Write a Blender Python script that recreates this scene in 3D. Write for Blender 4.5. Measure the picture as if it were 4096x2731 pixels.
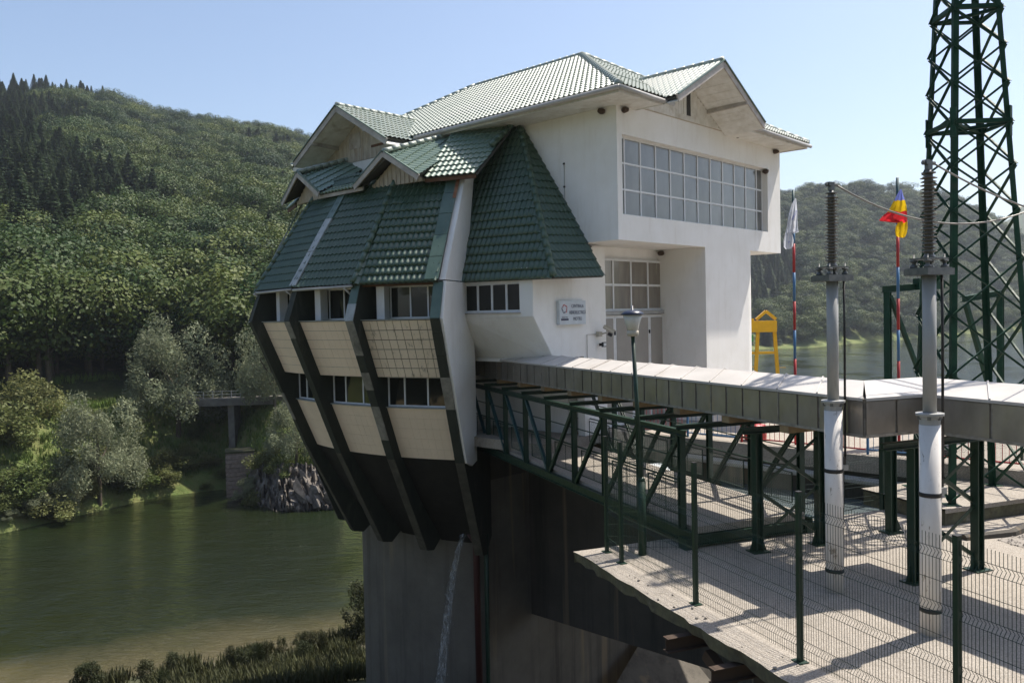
import bpy, bmesh, math, random
from mathutils import Vector, Matrix, noise as mnoise
V = Vector
R = math.radians
random.seed(7)
scene = bpy.context.scene
for o in list(bpy.data.objects):
    bpy.data.objects.remove(o)
COL = scene.collection

# ------------------------------------------------------------------ camera
PITCH, ROLL = R(1.9), R(-1.25)
cam_d = bpy.data.cameras.new('camera')
cam_d.sensor_width = 22.2
cam_d.lens = 3321.0 / 4096 * 22.2
cam_d.clip_start = 0.1
cam_d.clip_end = 9000
cam = bpy.data.objects.new('camera', cam_d)
COL.objects.link(cam)
fw = V((0, math.cos(PITCH), -math.sin(PITCH)))
r0 = V((1, 0, 0)); u0 = V((0, math.sin(PITCH), math.cos(PITCH)))
rt = math.cos(ROLL) * r0 + math.sin(ROLL) * u0
up = -math.sin(ROLL) * r0 + math.cos(ROLL) * u0
cam.matrix_world = Matrix((rt, up, -fw)).transposed().to_4x4()
scene.camera = cam

# ------------------------------------------------------------------ sky, sun, exposure
SUN_AZ, SUN_EL = R(30), R(60)           # azimuth from +X towards +Y
sun_v = V((math.cos(SUN_EL) * math.cos(SUN_AZ), math.cos(SUN_EL) * math.sin(SUN_AZ), math.sin(SUN_EL)))
w = bpy.data.worlds.new('World'); scene.world = w; w.use_nodes = True
nt = w.node_tree
sky = nt.nodes.new('ShaderNodeTexSky'); sky.sky_type = 'NISHITA'; sky.sun_disc = False
sky.sun_elevation = SUN_EL; sky.sun_rotation = math.pi / 2 - SUN_AZ
sky.altitude = 500; sky.air_density = 1.0; sky.dust_density = 2.6; sky.ozone_density = 1.0
nt.links.new(sky.outputs[0], nt.nodes['Background'].inputs[0])
nt.nodes['Background'].inputs[1].default_value = 0.115
sl = bpy.data.lights.new('sun', 'SUN'); sl.energy = 4.9; sl.angle = R(0.55); sl.color = (1.0, 0.93, 0.83)
so = bpy.data.objects.new('sun', sl); COL.objects.link(so)
so.rotation_euler = sun_v.to_track_quat('Z', 'Y').to_euler()
so.location = (30, 20, 60)
vs = scene.view_settings
vs.view_transform = 'Standard'; vs.look = 'None'; vs.exposure = 0.7; vs.gamma = 1.0; vs.use_curve_mapping = False
scene.render.engine = 'CYCLES'
scene.cycles.max_bounces = 8; scene.cycles.transparent_max_bounces = 16; scene.cycles.volume_bounces = 0

# ------------------------------------------------------------------ helpers
class MB:
    """collects shapes in world coordinates, builds them as ONE mesh"""
    def __init__(s): s.v = []; s.f = []; s.mi = []; s.m = 0
    def add(s, vs, fs):
        b = len(s.v); s.v += [V(p) for p in vs]
        for f in fs: s.f.append([i + b for i in f]); s.mi.append(s.m)
        return s
    def poly(s, pts): return s.add(pts, [list(range(len(pts)))])
    def box(s, c, sx, sy, sz, X=(1, 0, 0), Y=(0, 1, 0), Z=(0, 0, 1)):
        c = V(c); X = V(X) * sx / 2; Y = V(Y) * sy / 2; Z = V(Z) * sz / 2
        p = [c + a * X + b * Y + d * Z for d in (-1, 1) for b in (-1, 1) for a in (-1, 1)]
        return s.add(p, [(0, 2, 3, 1), (4, 5, 7, 6), (0, 1, 5, 4), (2, 6, 7, 3), (0, 4, 6, 2), (1, 3, 7, 5)])
    def bar(s, p, q, w_, h_, upv=(0, 0, 1)):
        p = V(p); q = V(q); d = (q - p); L = d.length; d.normalize(); u = V(upv)
        x = d.cross(u)
        if x.length < 1e-4: x = d.cross(V((1, 0, 0)))
        x.normalize(); y = x.cross(d)
        return s.box((p + q) / 2, w_, L, h_, x, d, y)
    def angle(s, p, q, w_, upv=(0, 0, 1), t=0.012):
        """an L-section steel member"""
        p = V(p); q = V(q); d = (q - p).normalized(); u = V(upv); x = d.cross(u)
        if x.length < 1e-4: x = d.cross(V((1, 0, 0)))
        x.normalize(); y = x.cross(d)
        s.bar(p, q, w_, t, upv); s.bar(p + y * w_ / 2 - x * w_ / 2, q + y * w_ / 2 - x * w_ / 2, t, w_, upv); return s
    def ibeam(s, p, q, w_, h_, upv=(0, 0, 1), t=0.02):
        p = V(p); q = V(q); d = (q - p).normalized(); u = V(upv); x = d.cross(u)
        if x.length < 1e-4: x = d.cross(V((1, 0, 0)))
        x.normalize(); y = x.cross(d)
        s.bar(p + y * (h_ / 2 - t / 2), q + y * (h_ / 2 - t / 2), w_, t, upv); s.bar(p - y * (h_ / 2 - t / 2), q - y * (h_ / 2 - t / 2), w_, t, upv)
        s.bar(p, q, t, h_ - 2 * t - .002, upv); return s
    def tube(s, pts, r, n=8, caps=True):
        pts = [V(p) for p in pts]; rs = r if isinstance(r, (list, tuple)) else [r] * len(pts)
        b = len(s.v); px = None
        for i, p in enumerate(pts):
            d = (pts[min(i + 1, len(pts) - 1)] - pts[max(i - 1, 0)]).normalized()
            if px is None: px = d.orthogonal().normalized()
            else:
                px = (px - d * px.dot(d)).normalized()
            py = d.cross(px)
            for k in range(n):
                a = 2 * math.pi * k / n
                s.v.append(p + (px * math.cos(a) + py * math.sin(a)) * rs[i])
        for i in range(len(pts) - 1):
            for k in range(n):
                s.f.append([b + i * n + k, b + i * n + (k + 1) % n, b + (i + 1) * n + (k + 1) % n, b + (i + 1) * n + k]); s.mi.append(s.m)
        if caps:
            s.f.append([b + k for k in range(n)][::-1]); s.mi.append(s.m)
            s.f.append([b + (len(pts) - 1) * n + k for k in range(n)]); s.mi.append(s.m)
        return s
    def lathe(s, c, prof, n=16):
        c = V(c); b = len(s.v)
        for r_, z_ in prof:
            for k in range(n):
                a = 2 * math.pi * k / n; s.v.append(c + V((r_ * math.cos(a), r_ * math.sin(a), z_)))
        for i in range(len(prof) - 1):
            for k in range(n):
                s.f.append([b + i * n + k, b + i * n + (k + 1) % n, b + (i + 1) * n + (k + 1) % n, b + (i + 1) * n + k]); s.mi.append(s.m)
        s.f.append([b + k for k in range(n)][::-1]); s.mi.append(s.m)
        s.f.append([b + (len(prof) - 1) * n + k for k in range(n)]); s.mi.append(s.m)
        return s
    def prism(s, pts, vec):
        pts = [V(p) for p in pts]; vec = V(vec); n = len(pts)
        fs = [list(range(n)), list(range(2 * n - 1, n - 1, -1))]
        fs += [[i, i + n, (i + 1) % n + n, (i + 1) % n] for i in range(n)]
        return s.add(pts + [p + vec for p in pts], fs)
    def grid(s, rows):
        b = len(s.v); n = len(rows[0])
        for r_ in rows: s.v += [V(p) for p in r_]
        for j in range(len(rows) - 1):
            for i in range(n - 1):
                s.f.append([b + j * n + i, b + j * n + i + 1, b + (j + 1) * n + i + 1, b + (j + 1) * n + i]); s.mi.append(s.m)
        return s
    def mesh(s, name, mats, base=(0, 0, 0), smooth=False):
        me = bpy.data.meshes.new(name); b = V(base)
        me.from_pydata([tuple(p - b) for p in s.v], [], s.f)
        for m in (mats if isinstance(mats, (list, tuple)) else [mats]): me.materials.append(m)
        if len(set(s.mi)) > 1: me.polygons.foreach_set('material_index', s.mi)
        if smooth: me.polygons.foreach_set('use_smooth', [True] * len(me.polygons))
        bm = bmesh.new(); bm.from_mesh(me); bmesh.ops.recalc_face_normals(bm, faces=bm.faces); bm.to_mesh(me); bm.free()
        me.update(); return me
    def build(s, name, mats, parent=None, smooth=False):
        """a part: vertices are stored relative to the thing's base"""
        b = base_of(parent) if parent else V((0, 0, 0))
        o = bpy.data.objects.new(name, s.mesh(name, mats, b, smooth)); COL.objects.link(o)
        if parent: o.parent = parent
        return o
    def single(s, name, mats, label, cat, base=None, group=None, smooth=False, kind=None):
        """a thing of one mesh, its origin at its base"""
        if base is None:
            zs = min(p.z for p in s.v); base = V((sum(p.x for p in s.v) / len(s.v), sum(p.y for p in s.v) / len(s.v), zs))
        o = bpy.data.objects.new(name, s.mesh(name, mats, base, smooth)); COL.objects.link(o); o.location = base
        return tag(o, label, cat, group, kind)
def base_of(o):
    b = V((0, 0, 0))
    while o: b += o.location; o = o.parent
    return b
def tag(o, label=None, cat=None, group=None, kind=None):
    if label: o['label'] = label
    if cat: o['category'] = cat
    if group: o['group'] = group
    if kind: o['kind'] = kind
    return o
def thing(name, label, cat, loc, group=None, rz=0.0):
    o = bpy.data.objects.new(name, None); COL.objects.link(o); o.location = loc; o.rotation_euler = (0, 0, rz)
    o.empty_display_size = 0.3
    return tag(o, label, cat, group)
def structure(mb, name, mats, smooth=False, kind='structure'):
    o = mb.build(name, mats, None, smooth); o['kind'] = kind; return o
def dup(root, loc, rz=0.0, scale=None, label=None):
    r_ = root.copy(); COL.objects.link(r_); r_.location = loc; r_.rotation_euler = (0, 0, rz)
    if scale: r_.scale = scale
    if label: r_['label'] = label
    for ch in list(root.children):
        c = ch.copy(); COL.objects.link(c); c.parent = r_
        for g in list(ch.children):
            d = g.copy(); COL.objects.link(d); d.parent = c
    return r_

# building frame: O on the axis of the round nose, A away along the window facade, N out of it
O = V((1.26, 39.56, 0.0)); YA = R(46.6)
A = V((math.cos(YA), math.sin(YA), 0)); N = V((math.sin(YA), -math.cos(YA), 0)); Z = V((0, 0, 1))
def L(u, v, z): return O + A * u + N * v + Z * z
TH = [R(-133.4 + 13.75 * k) for k in (-2, -1, 0, 1, 2)]      # the five ribs, last one beside the footbridge
def PR(r_, th, z): return V((O.x + r_ * math.cos(th), O.y + r_ * math.sin(th), z))
# yard frame: p along the footbridge towards us, q to the right
pd = V((math.cos(R(-69.07)), math.sin(R(-69.07)), 0)); qd = V((-pd.y, pd.x, 0))
WATER = -22.0; YARD = -5.1; DECK = -4.3

# ------------------------------------------------------------------ materials
def mk(name):
    m = bpy.data.materials.new(name); m.use_nodes = True
    return m, m.node_tree, m.node_tree.nodes['Principled BSDF']
def nd(t, typ, **kw):
    n = t.nodes.new(typ)
    for k, v in kw.items(): setattr(n, k, v)
    return n
def ramp(t, src, stops):
    r_ = nd(t, 'ShaderNodeValToRGB'); e = r_.color_ramp.elements
    while len(e) < len(stops): e.new(0.5)
    for i, (p, c) in enumerate(stops):
        e[i].position = p; e[i].color = (c[0], c[1], c[2], 1) if isinstance(c, (tuple, list)) else (c, c, c, 1)
    t.links.new(src, r_.inputs[0]); return r_.outputs[0]
def mixc(t, fac, a, b):
    m = nd(t, 'ShaderNodeMix', data_type='RGBA')
    for s, val in ((0, fac), (6, a), (7, b)):
        if isinstance(val, bpy.types.NodeSocket): t.links.new(val, m.inputs[s])
        elif s == 0: m.inputs[0].default_value = val
        else: m.inputs[s].default_value = (val[0], val[1], val[2], 1)
    return m.outputs[2]
def pos(t, scale=(1, 1, 1), space='world'):
    if space == 'world': src = nd(t, 'ShaderNodeNewGeometry').outputs['Position']
    else: src = nd(t, 'ShaderNodeTexCoord').outputs['Object']
    mp = nd(t, 'ShaderNodeMapping'); mp.inputs['Scale'].default_value = scale
    t.links.new(src, mp.inputs[0]); return mp.outputs[0]
def noise(t, vec, scale, detail=5, rough=0.6, dist=0.0):
    n = nd(t, 'ShaderNodeTexNoise'); n.inputs['Scale'].default_value = scale; n.inputs['Detail'].default_value = detail
    n.inputs['Roughness'].default_value = rough; n.inputs['Distortion'].default_value = dist
    t.links.new(vec, n.inputs['Vector']); return n.outputs[0]
def bump(t, b, h, strength=0.3, dist=0.02):
    n = nd(t, 'ShaderNodeBump'); n.inputs['Strength'].default_value = strength; n.inputs['Distance'].default_value = dist
    t.links.new(h, n.inputs['Height']); t.links.new(n.outputs[0], b.inputs['Normal'])
def surf(name, c1, c2, scale=3.0, rough=0.7, lo=0.35, hi=0.65, c3=None, bs=0.0, bscale=40, metal=0.0, stretch=(1, 1, 1), spec=0.4, space='world', rv=0.0, coat=0.0):
    """two-tone noisy surface with an optional stain colour and fine relief"""
    m, t, b = mk(name); pv = pos(t, stretch, space)
    c = mixc(t, ramp(t, noise(t, pv, scale), [(lo, 0.0), (hi, 1.0)]), c1, c2)
    if c3: c = mixc(t, ramp(t, noise(t, pv, scale * 0.37, 6, 0.7, 0.6), [(0.56, 0.0), (0.72, 0.8)]), c, c3)
    t.links.new(c, b.inputs['Base Color']); b.inputs['Roughness'].default_value = rough; b.inputs['Metallic'].default_value = metal
    b.inputs['Specular IOR Level'].default_value = spec; b.inputs['Coat Weight'].default_value = coat
    if rv: t.links.new(ramp(t, noise(t, pv, scale * 2.3), [(0.3, max(0.02, rough - rv)), (0.7, min(1, rough + rv))]), b.inputs['Roughness'])
    if bs: bump(t, b, noise(t, pos(t, (1, 1, 1), space), bscale, 6), bs)
    return m
M = {}
# rendered white wall with grime that runs down from edges
def wall_white():
    m, t, b = mk('white_render'); pv = pos(t)
    c = mixc(t, ramp(t, noise(t, pv, 0.9, 6, 0.65), [(0.35, 0.0), (0.75, 1.0)]), (0.84, 0.83, 0.81), (0.76, 0.745, 0.71))
    st = noise(t, pos(t, (2.6, 2.6, 0.4)), 1.0, 7, 0.75, 0.4)
    c = mixc(t, ramp(t, st, [(0.52, 0.0), (0.85, 0.45)]), c, (0.50, 0.45, 0.38))
    sp = noise(t, pv, 14, 3, 0.6)
    c = mixc(t, ramp(t, sp, [(0.70, 0.0), (0.78, 0.6)]), c, (0.40, 0.35, 0.28))
    t.links.new(c, b.inputs['Base Color']); b.inputs['Roughness'].default_value = 0.85
    bump(t, b, noise(t, pv, 60, 4), 0.25, 0.01); return m
M['wall'] = wall_white()
M['white_paint'] = surf('white_paint', (0.74, 0.73, 0.70), (0.60, 0.58, 0.53), 3, 0.55, c3=(0.42, 0.37, 0.30))
M['board'] = surf('weathered_board', (0.50, 0.45, 0.37), (0.36, 0.31, 0.25), 2.2, 0.75, c3=(0.30, 0.20, 0.13), stretch=(3, 3, 0.8))
M['trim'] = surf('weathered_trim', (0.48, 0.44, 0.40), (0.33, 0.30, 0.27), 3, 0.6, c3=(0.22, 0.16, 0.12))
M['rust_wood'] = surf('brown_wood', (0.16, 0.075, 0.04), (0.09, 0.05, 0.03), 6, 0.8)
M['tile'] = surf('green_metal_tile', (0.030, 0.072, 0.040), (0.044, 0.088, 0.052), 1.6, 0.46, c3=(0.062, 0.098, 0.062), spec=0.7, rv=0.05, coat=0.3)
M['tile'].node_tree.nodes['Principled BSDF'].inputs['Coat Roughness'].default_value = 0.42
M['tile_faded_glare'] = surf('faded_green_tile_glare', (0.23, 0.275, 0.235), (0.29, 0.325, 0.28), 0.9, 0.5, c3=(0.34, 0.345, 0.30), spec=0.9, rv=0.06, coat=0.4)  # faded green, made paler still to stand for sun glare
M['tile_faded_glare'].node_tree.nodes['Principled BSDF'].inputs['Coat Roughness'].default_value = 0.45
M['tile_skirt'] = surf('skirt_green_tile', (0.12, 0.19, 0.145), (0.16, 0.225, 0.175), 0.9, 0.5, c3=(0.2, 0.25, 0.2), spec=0.8, rv=0.06, coat=0.3)
M['sheet'] = surf('green_flashing', (0.055, 0.10, 0.075), (0.09, 0.14, 0.11), 1.3, 0.36, bs=0.5, bscale=2.2, spec=0.6)
M['sheet_grey'] = surf('grey_flashing', (0.27, 0.30, 0.30), (0.38, 0.40, 0.40), 2.2, 0.5, c3=(0.16, 0.19, 0.17), spec=0.5)
M['rust'] = surf('rust', (0.20, 0.075, 0.035), (0.32, 0.16, 0.09), 5, 0.85)
M['under'] = surf('roof_underlay', (0.05, 0.055, 0.05), (0.07, 0.07, 0.06), 3, 0.8)
M['fin'] = surf('dark_green_cladding', (0.026, 0.031, 0.024), (0.036, 0.040, 0.030), 2.0, 0.75, c3=(0.075, 0.075, 0.058), stretch=(2, 2, 0.7))
M['fin_bare'] = surf('bare_fin_facing', (0.17, 0.16, 0.135), (0.27, 0.255, 0.22), 3.5, 0.8, c3=(0.07, 0.075, 0.06))
M['soffit_shade'] = surf('shade_black_soffit', (0.014, 0.013, 0.010), (0.022, 0.02, 0.016), 2.0, 0.85)  # near black: shade under the nose is put into the colour
M['fin_low'] = surf('stained_rib_concrete', (0.085, 0.078, 0.06), (0.05, 0.047, 0.037), 2.5, 0.85, c3=(0.12, 0.11, 0.09))
def panel_mat():
    m, t, b = mk('cream_panel'); pv = pos(t)
    c = mixc(t, ramp(t, noise(t, pv, 0.7, 5), [(0.35, 0.0), (0.7, 1.0)]), (0.80, 0.67, 0.52), (0.70, 0.585, 0.45))
    st = noise(t, pos(t, (5, 5, 0.45)), 1.0, 6, 0.75)
    c = mixc(t, ramp(t, st, [(0.58, 0.0), (0.70, 0.9)]), c, (0.05, 0.045, 0.032))
    t.links.new(c, b.inputs['Base Color']); b.inputs['Roughness'].default_value = 0.55; return m
M['panel'] = panel_mat()
M['panel_clean'] = surf('cream_panel_clean', (0.85, 0.69, 0.53), (0.78, 0.635, 0.485), 1.1, 0.55)
M['grout'] = surf('dark_grout', (0.07, 0.065, 0.05), (0.15, 0.13, 0.10), 4, 0.9)
def concrete(name, c1, c2, dark, streak=0.8):
    m, t, b = mk(name); pv = pos(t)
    c = mixc(t, ramp(t, noise(t, pv, 0.55, 7, 0.7), [(0.3, 0.0), (0.7, 1.0)]), c1, c2)
    st = noise(t, pos(t, (1.6, 1.6, 0.07)), 1.0, 6, 0.7)
    c = mixc(t, ramp(t, st, [(0.50, 0.0), (0.74, streak)]), c, dark)
    st2 = noise(t, pos(t, (0.8, 0.8, 0.04)), 1.7, 3, 0.6)
    c = mixc(t, ramp(t, st2, [(0.60, 0.0), (0.70, 0.5)]), c, (0.30, 0.22, 0.13))
    t.links.new(c, b.inputs['Base Color']); b.inputs['Roughness'].default_value = 0.85
    bump(t, b, noise(t, pv, 18, 7, 0.7), 0.35, 0.03); return m
M['pier'] = concrete('stained_concrete', (0.165, 0.147, 0.122), (0.105, 0.093, 0.075), (0.035, 0.031, 0.025))
M['wall_conc'] = concrete('old_concrete', (0.085, 0.074, 0.06), (0.05, 0.044, 0.036), (0.02, 0.018, 0.015))  # old concrete, darkened to carry the shade on the retaining wall
def yard_mat():
    m, t, b = mk('washed_concrete'); pv = pos(t)
    vor = nd(t, 'ShaderNodeTexVoronoi'); vor.inputs['Scale'].default_value = 42; t.links.new(pv, vor.inputs['Vector'])
    big = ramp(t, noise(t, pv, 0.9, 7, 0.7), [(0.3, 0.0), (0.7, 1.0)])
    c = mixc(t, big, (0.41, 0.36, 0.30), (0.29, 0.255, 0.21))
    c = mixc(t, ramp(t, vor.outputs['Color'], [(0.1, 0.0), (0.9, 0.55)]), c, (0.50, 0.46, 0.41))
    c = mixc(t, ramp(t, noise(t, pv, 75, 3), [(0.42, 0.0), (0.60, 0.6)]), c, (0.085, 0.075, 0.06))
    c = mixc(t, ramp(t, noise(t, pv, 1.7, 6, 0.7, 1.0), [(0.60, 0.0), (0.72, 0.55)]), c, (0.15, 0.13, 0.10))
    t.links.new(c, b.inputs['Base Color']); b.inputs['Roughness'].default_value = 0.9
    bump(t, b, vor.outputs['Distance'], 0.6, 0.02); return m
M['yard'] = yard_mat()
M['moss_edge'] = surf('mossy_slab_edge', (0.13, 0.125, 0.075), (0.075, 0.07, 0.05), 5, 0.9, c3=(0.25, 0.23, 0.19), bs=0.8, bscale=12)
M['steel'] = surf('dark_green_paint', (0.006, 0.026, 0.015), (0.010, 0.036, 0.022), 4, 0.45, c3=(0.014, 0.024, 0.017), spec=0.4, rv=0.1)
M['steel_blue'] = surf('teal_paint', (0.012, 0.05, 0.055), (0.018, 0.065, 0.07), 4, 0.42, spec=0.5)
M['pylon'] = surf('pylon_green_paint', (0.005, 0.034, 0.017), (0.009, 0.05, 0.027), 3, 0.6, c3=(0.03, 0.05, 0.035), spec=0.25, rv=0.1)
M['duct'] = surf('weathered_stainless', (0.31, 0.285, 0.25), (0.22, 0.20, 0.175), 1.7, 0.40, c3=(0.33, 0.26, 0.19), metal=0.6, stretch=(1, 1, 0.6), rv=0.12, bs=0.15, bscale=3)
M['duct_rib'] = surf('duct_joint', (0.34, 0.32, 0.29), (0.20, 0.18, 0.155), 6, 0.5, metal=0.4)
M['duct_top'] = surf('white_sheet_roof', (0.50, 0.475, 0.45), (0.43, 0.41, 0.385), 1.2, 0.5, c3=(0.36, 0.325, 0.28))
M['timber'] = surf('ply_strip', (0.30, 0.22, 0.11), (0.20, 0.14, 0.08), 4, 0.8)
M['grey_paint'] = surf('grey_paint', (0.36, 0.36, 0.35), (0.30, 0.30, 0.29), 3, 0.42, stretch=(1, 1, 0.3), c3=(0.26, 0.25, 0.23))
def peel():
    m, t, b = mk('peeling_white_paint'); pv = pos(t, (1, 1, 0.35))
    c = mixc(t, ramp(t, noise(t, pv, 5), [(0.3, 0.0), (0.7, 1.0)]), (0.72, 0.69, 0.66), (0.62, 0.58, 0.54))
    c = mixc(t, ramp(t, noise(t, pv, 9, 7, 0.75), [(0.60, 0.0), (0.63, 1.0)]), c, (0.30, 0.26, 0.22))
    t.links.new(c, b.inputs['Base Color']); b.inputs['Roughness'].default_value = 0.5; return m
M['peel'] = peel()
M['porcelain'] = surf('brown_porcelain', (0.10, 0.085, 0.065), (0.14, 0.12, 0.095), 8, 0.22, spec=0.7)
M['cast'] = surf('grey_casting', (0.11, 0.115, 0.115), (0.17, 0.17, 0.165), 9, 0.42, metal=0.5)
M['black'] = surf('black_rubber', (0.012, 0.012, 0.012), (0.025, 0.025, 0.025), 5, 0.5)
M['wire'] = surf('grey_conductor', (0.16, 0.15, 0.14), (0.22, 0.21, 0.19), 9, 0.45, metal=0.5)
M['pvc'] = surf('white_window_frame', (0.72, 0.73, 0.74), (0.64, 0.65, 0.66), 3, 0.4)
M['frosted'] = surf('dusty_glass', (0.10, 0.105, 0.105), (0.18, 0.185, 0.18), 0.7, 0.16, spec=0.6, rv=0.08, stretch=(1, 1, 0.5), coat=0.4)
M['frosted_low'] = surf('brown_dusty_glass', (0.15, 0.135, 0.115), (0.24, 0.215, 0.18), 1.4, 0.18, spec=0.6, stretch=(2, 2, 0.3), rv=0.1, coat=0.4)
M['door'] = surf('grey_door_sheet', (0.33, 0.31, 0.28), (0.29, 0.275, 0.25), 1.4, 0.5)
def glass():
    m, t, b = mk('dark_window_glass'); pv = pos(t)
    t.links.new(mixc(t, noise(t, pv, 0.8), (0.006, 0.008, 0.007), (0.022, 0.024, 0.02)), b.inputs['Base Color'])
    b.inputs['Roughness'].default_value = 0.04; b.inputs['Specular IOR Level'].default_value = 0.55
    bump(t, b, noise(t, pv, 0.9, 2), 0.08, 0.1); return m
M['glass'] = glass()
def flat(name, c, rough=0.5, metal=0.0, spec=0.5):
    m, t, b = mk(name); pv = pos(t)
    t.links.new(mixc(t, ramp(t, noise(t, pv, 3), [(0.3, 0.0), (0.7, 1.0)]), c, tuple(x * 0.82 for x in c)), b.inputs['Base Color'])
    b.inputs['Roughness'].default_value = rough; b.inputs['Metallic'].default_value = metal; b.inputs['Specular IOR Level'].default_value = spec
    return m
M['gutter'] = flat('grey_gutter', (0.45, 0.44, 0.43), 0.4)
M['yellow'] = flat('yellow_paint', (0.72, 0.40, 0.01), 0.45)
M['red'] = flat('red_paint', (0.42, 0.022, 0.022), 0.45)
M['blue'] = flat('blue_paint', (0.06, 0.17, 0.33), 0.45)
M['nest'] = flat('mud_nest', (0.075, 0.05, 0.035), 0.95)
M['sign'] = flat('sign_face', (0.58, 0.63, 0.68), 0.35)
M['ink'] = flat('dark_blue_ink', (0.02, 0.022, 0.075), 0.4)
M['ink_red'] = flat('red_ink', (0.42, 0.03, 0.04), 0.4)
M['cctv'] = flat('beige_plastic', (0.50, 0.46, 0.38), 0.5)

# ================================================================== power station
ST = thing('power_station', 'white hydropower station on a round concrete pier, green tiled roofs and leaning ribbed nose', 'building', L(0, 0, WATER))

def clip_bm(bm, p2):
    """keep the part of bm inside the convex 2-D polygon p2 (counter-clockwise, local xy)"""
    n = len(p2)
    for i in range(n):
        a = p2[i]; b = p2[(i + 1) % n]; d = (b[0] - a[0], b[1] - a[1])
        bmesh.ops.bisect_plane(bm, geom=bm.verts[:] + bm.edges[:] + bm.faces[:], plane_co=(a[0], a[1], 0), plane_no=(d[1], -d[0], 0), clear_outer=True)
        if not bm.faces: return
TW, TC = 0.215, 0.34
def tile_cell(vs_, fs, x0, y0, w_, c_, amp, step):
    b = len(vs_); S = 6
    xs = [x0 + w_ * i / S for i in range(S + 1)]
    hs = [amp * (0.5 - 0.5 * math.cos(2 * math.pi * i / S)) for i in range(S + 1)]
    for yy, dz in ((y0, -0.004), (y0, step), (y0 + c_ * .5, step * .45), (y0 + c_ + .004, 0.0)):
        for x_, h in zip(xs, hs): vs_.append((x_, yy, h + dz))
    n = S + 1
    for j in range(3):
        for i in range(S): fs.append((b + j * n + i, b + j * n + i + 1, b + (j + 1) * n + i + 1, b + (j + 1) * n + i))
def roof_facet(name, pts, mat, parent=ST, single=0, thick=0.09, amp=None, step=0.045, lift=0.012):
    """tiled roof slope: pts[0]->pts[1] is the eave; real stepped and rolled tiles clipped to the slope.
    single: how many tiles become objects of their own, the rest is one joined part"""
    pts = [V(p) for p in pts]; amp = amp or (0.07 if mat is M['tile'] else 0.058 if name == 'roof_slope' else 0.045)
    e1 = (pts[1] - pts[0]).normalized(); nrm = e1.cross(pts[2] - pts[0]).normalized()
    if nrm.z < 0: nrm = -nrm
    e2 = nrm.cross(e1).normalized(); o = pts[0]
    p2 = [((p - o).dot(e1), (p - o).dot(e2)) for p in pts]
    ar = sum(p2[i][0] * p2[(i + 1) % len(p2)][1] - p2[(i + 1) % len(p2)][0] * p2[i][1] for i in range(len(p2)))
    if ar < 0: p2 = p2[::-1]
    flatp = [o + e1 * x_ + e2 * y_ for x_, y_ in p2]
    slab = MB().prism([p - nrm * (thick + .004) for p in flatp], nrm * thick).build(name, M['under'], parent)
    fr = Matrix((e1, e2, nrm)).transposed().to_4x4(); fr.translation = o + nrm * lift - base_of(slab)
    x0 = min(p[0] for p in p2); x1 = max(p[0] for p in p2); y0 = min(p[1] for p in p2); y1 = max(p[1] for p in p2)
    # let the eave course hang over a little
    p2o = [(x_, y_ - 0.05 if y_ < y0 + 0.02 else y_) for x_, y_ in p2]
    def inside(x_, y_): return all((p2o[(i + 1) % len(p2o)][0] - p2o[i][0]) * (y_ - p2o[i][1]) - (p2o[(i + 1) % len(p2o)][1] - p2o[i][1]) * (x_ - p2o[i][0]) >= -1e-6 for i in range(len(p2o)))
    rest_v, rest_f = [], []; made = 0; full = None
    ncol = int((x1 - x0) / TW) + 1; nrow = int((y1 - y0 + .05) / TC) + 1
    for j in range(nrow):
        for i in range(ncol):
            xa = x0 + i * TW; ya = y0 - 0.05 + j * TC
            cs = [inside(xa + a * TW, ya + b_ * TC) for a in (0, 1) for b_ in (0, 1)]
            if not any(cs) and not inside(xa + TW / 2, ya + TC / 2): continue
            if made < single:
                if all(cs):
                    if full is None:
                        v_, f_ = [], []; tile_cell(v_, f_, 0, 0, TW, TC, amp, step)
                        full = bpy.data.meshes.new('roof_tile'); full.from_pydata(v_, [], f_); full.materials.append(mat)
                        full.polygons.foreach_set('use_smooth', [k >= 6 for k in range(18)])
                    me = full; mt = fr @ Matrix.Translation((xa, ya, 0))
                else:
                    v_, f_ = [], []; tile_cell(v_, f_, xa, ya, TW, TC, amp, step)
                    me = bpy.data.meshes.new('roof_tile'); me.from_pydata(v_, [], f_)
                    bm = bmesh.new(); bm.from_mesh(me); clip_bm(bm, p2o)
                    if not bm.faces: bm.free(); continue
                    bm.to_mesh(me); bm.free(); me.materials.append(mat); mt = fr
                ob = bpy.data.objects.new('roof_tile', me); COL.objects.link(ob); ob.parent = slab; ob.matrix_local = mt
                made += 1
            else: tile_cell(rest_v, rest_f, xa, ya, TW, TC, amp, step)
    if rest_f:
        me = bpy.data.meshes.new('roof_tiling'); me.from_pydata(rest_v, [], rest_f)
        bm = bmesh.new(); bm.from_mesh(me); clip_bm(bm, p2o); bm.to_mesh(me); bm.free(); me.materials.append(mat)
        ob = bpy.data.objects.new('roof_tiling', me); COL.objects.link(ob); ob.parent = slab; ob.matrix_local = fr; ob['kind'] = 'stuff'
    return slab
def ridge_cap(p, q, r_=0.09, parent=ST, mat=None, ring=0.38):
    p = V(p); q = V(q); n = max(2, int((q - p).length / ring)); mb = MB()
    for i in range(n):
        a = p.lerp(q, i / n); b = p.lerp(q, (i + 1.06) / n); mb.tube([a, b], [r_ * 1.14, r_ * .96], 10)
    return mb.build('ridge_cap', mat or M['tile_faded_glare'], parent, True)
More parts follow.
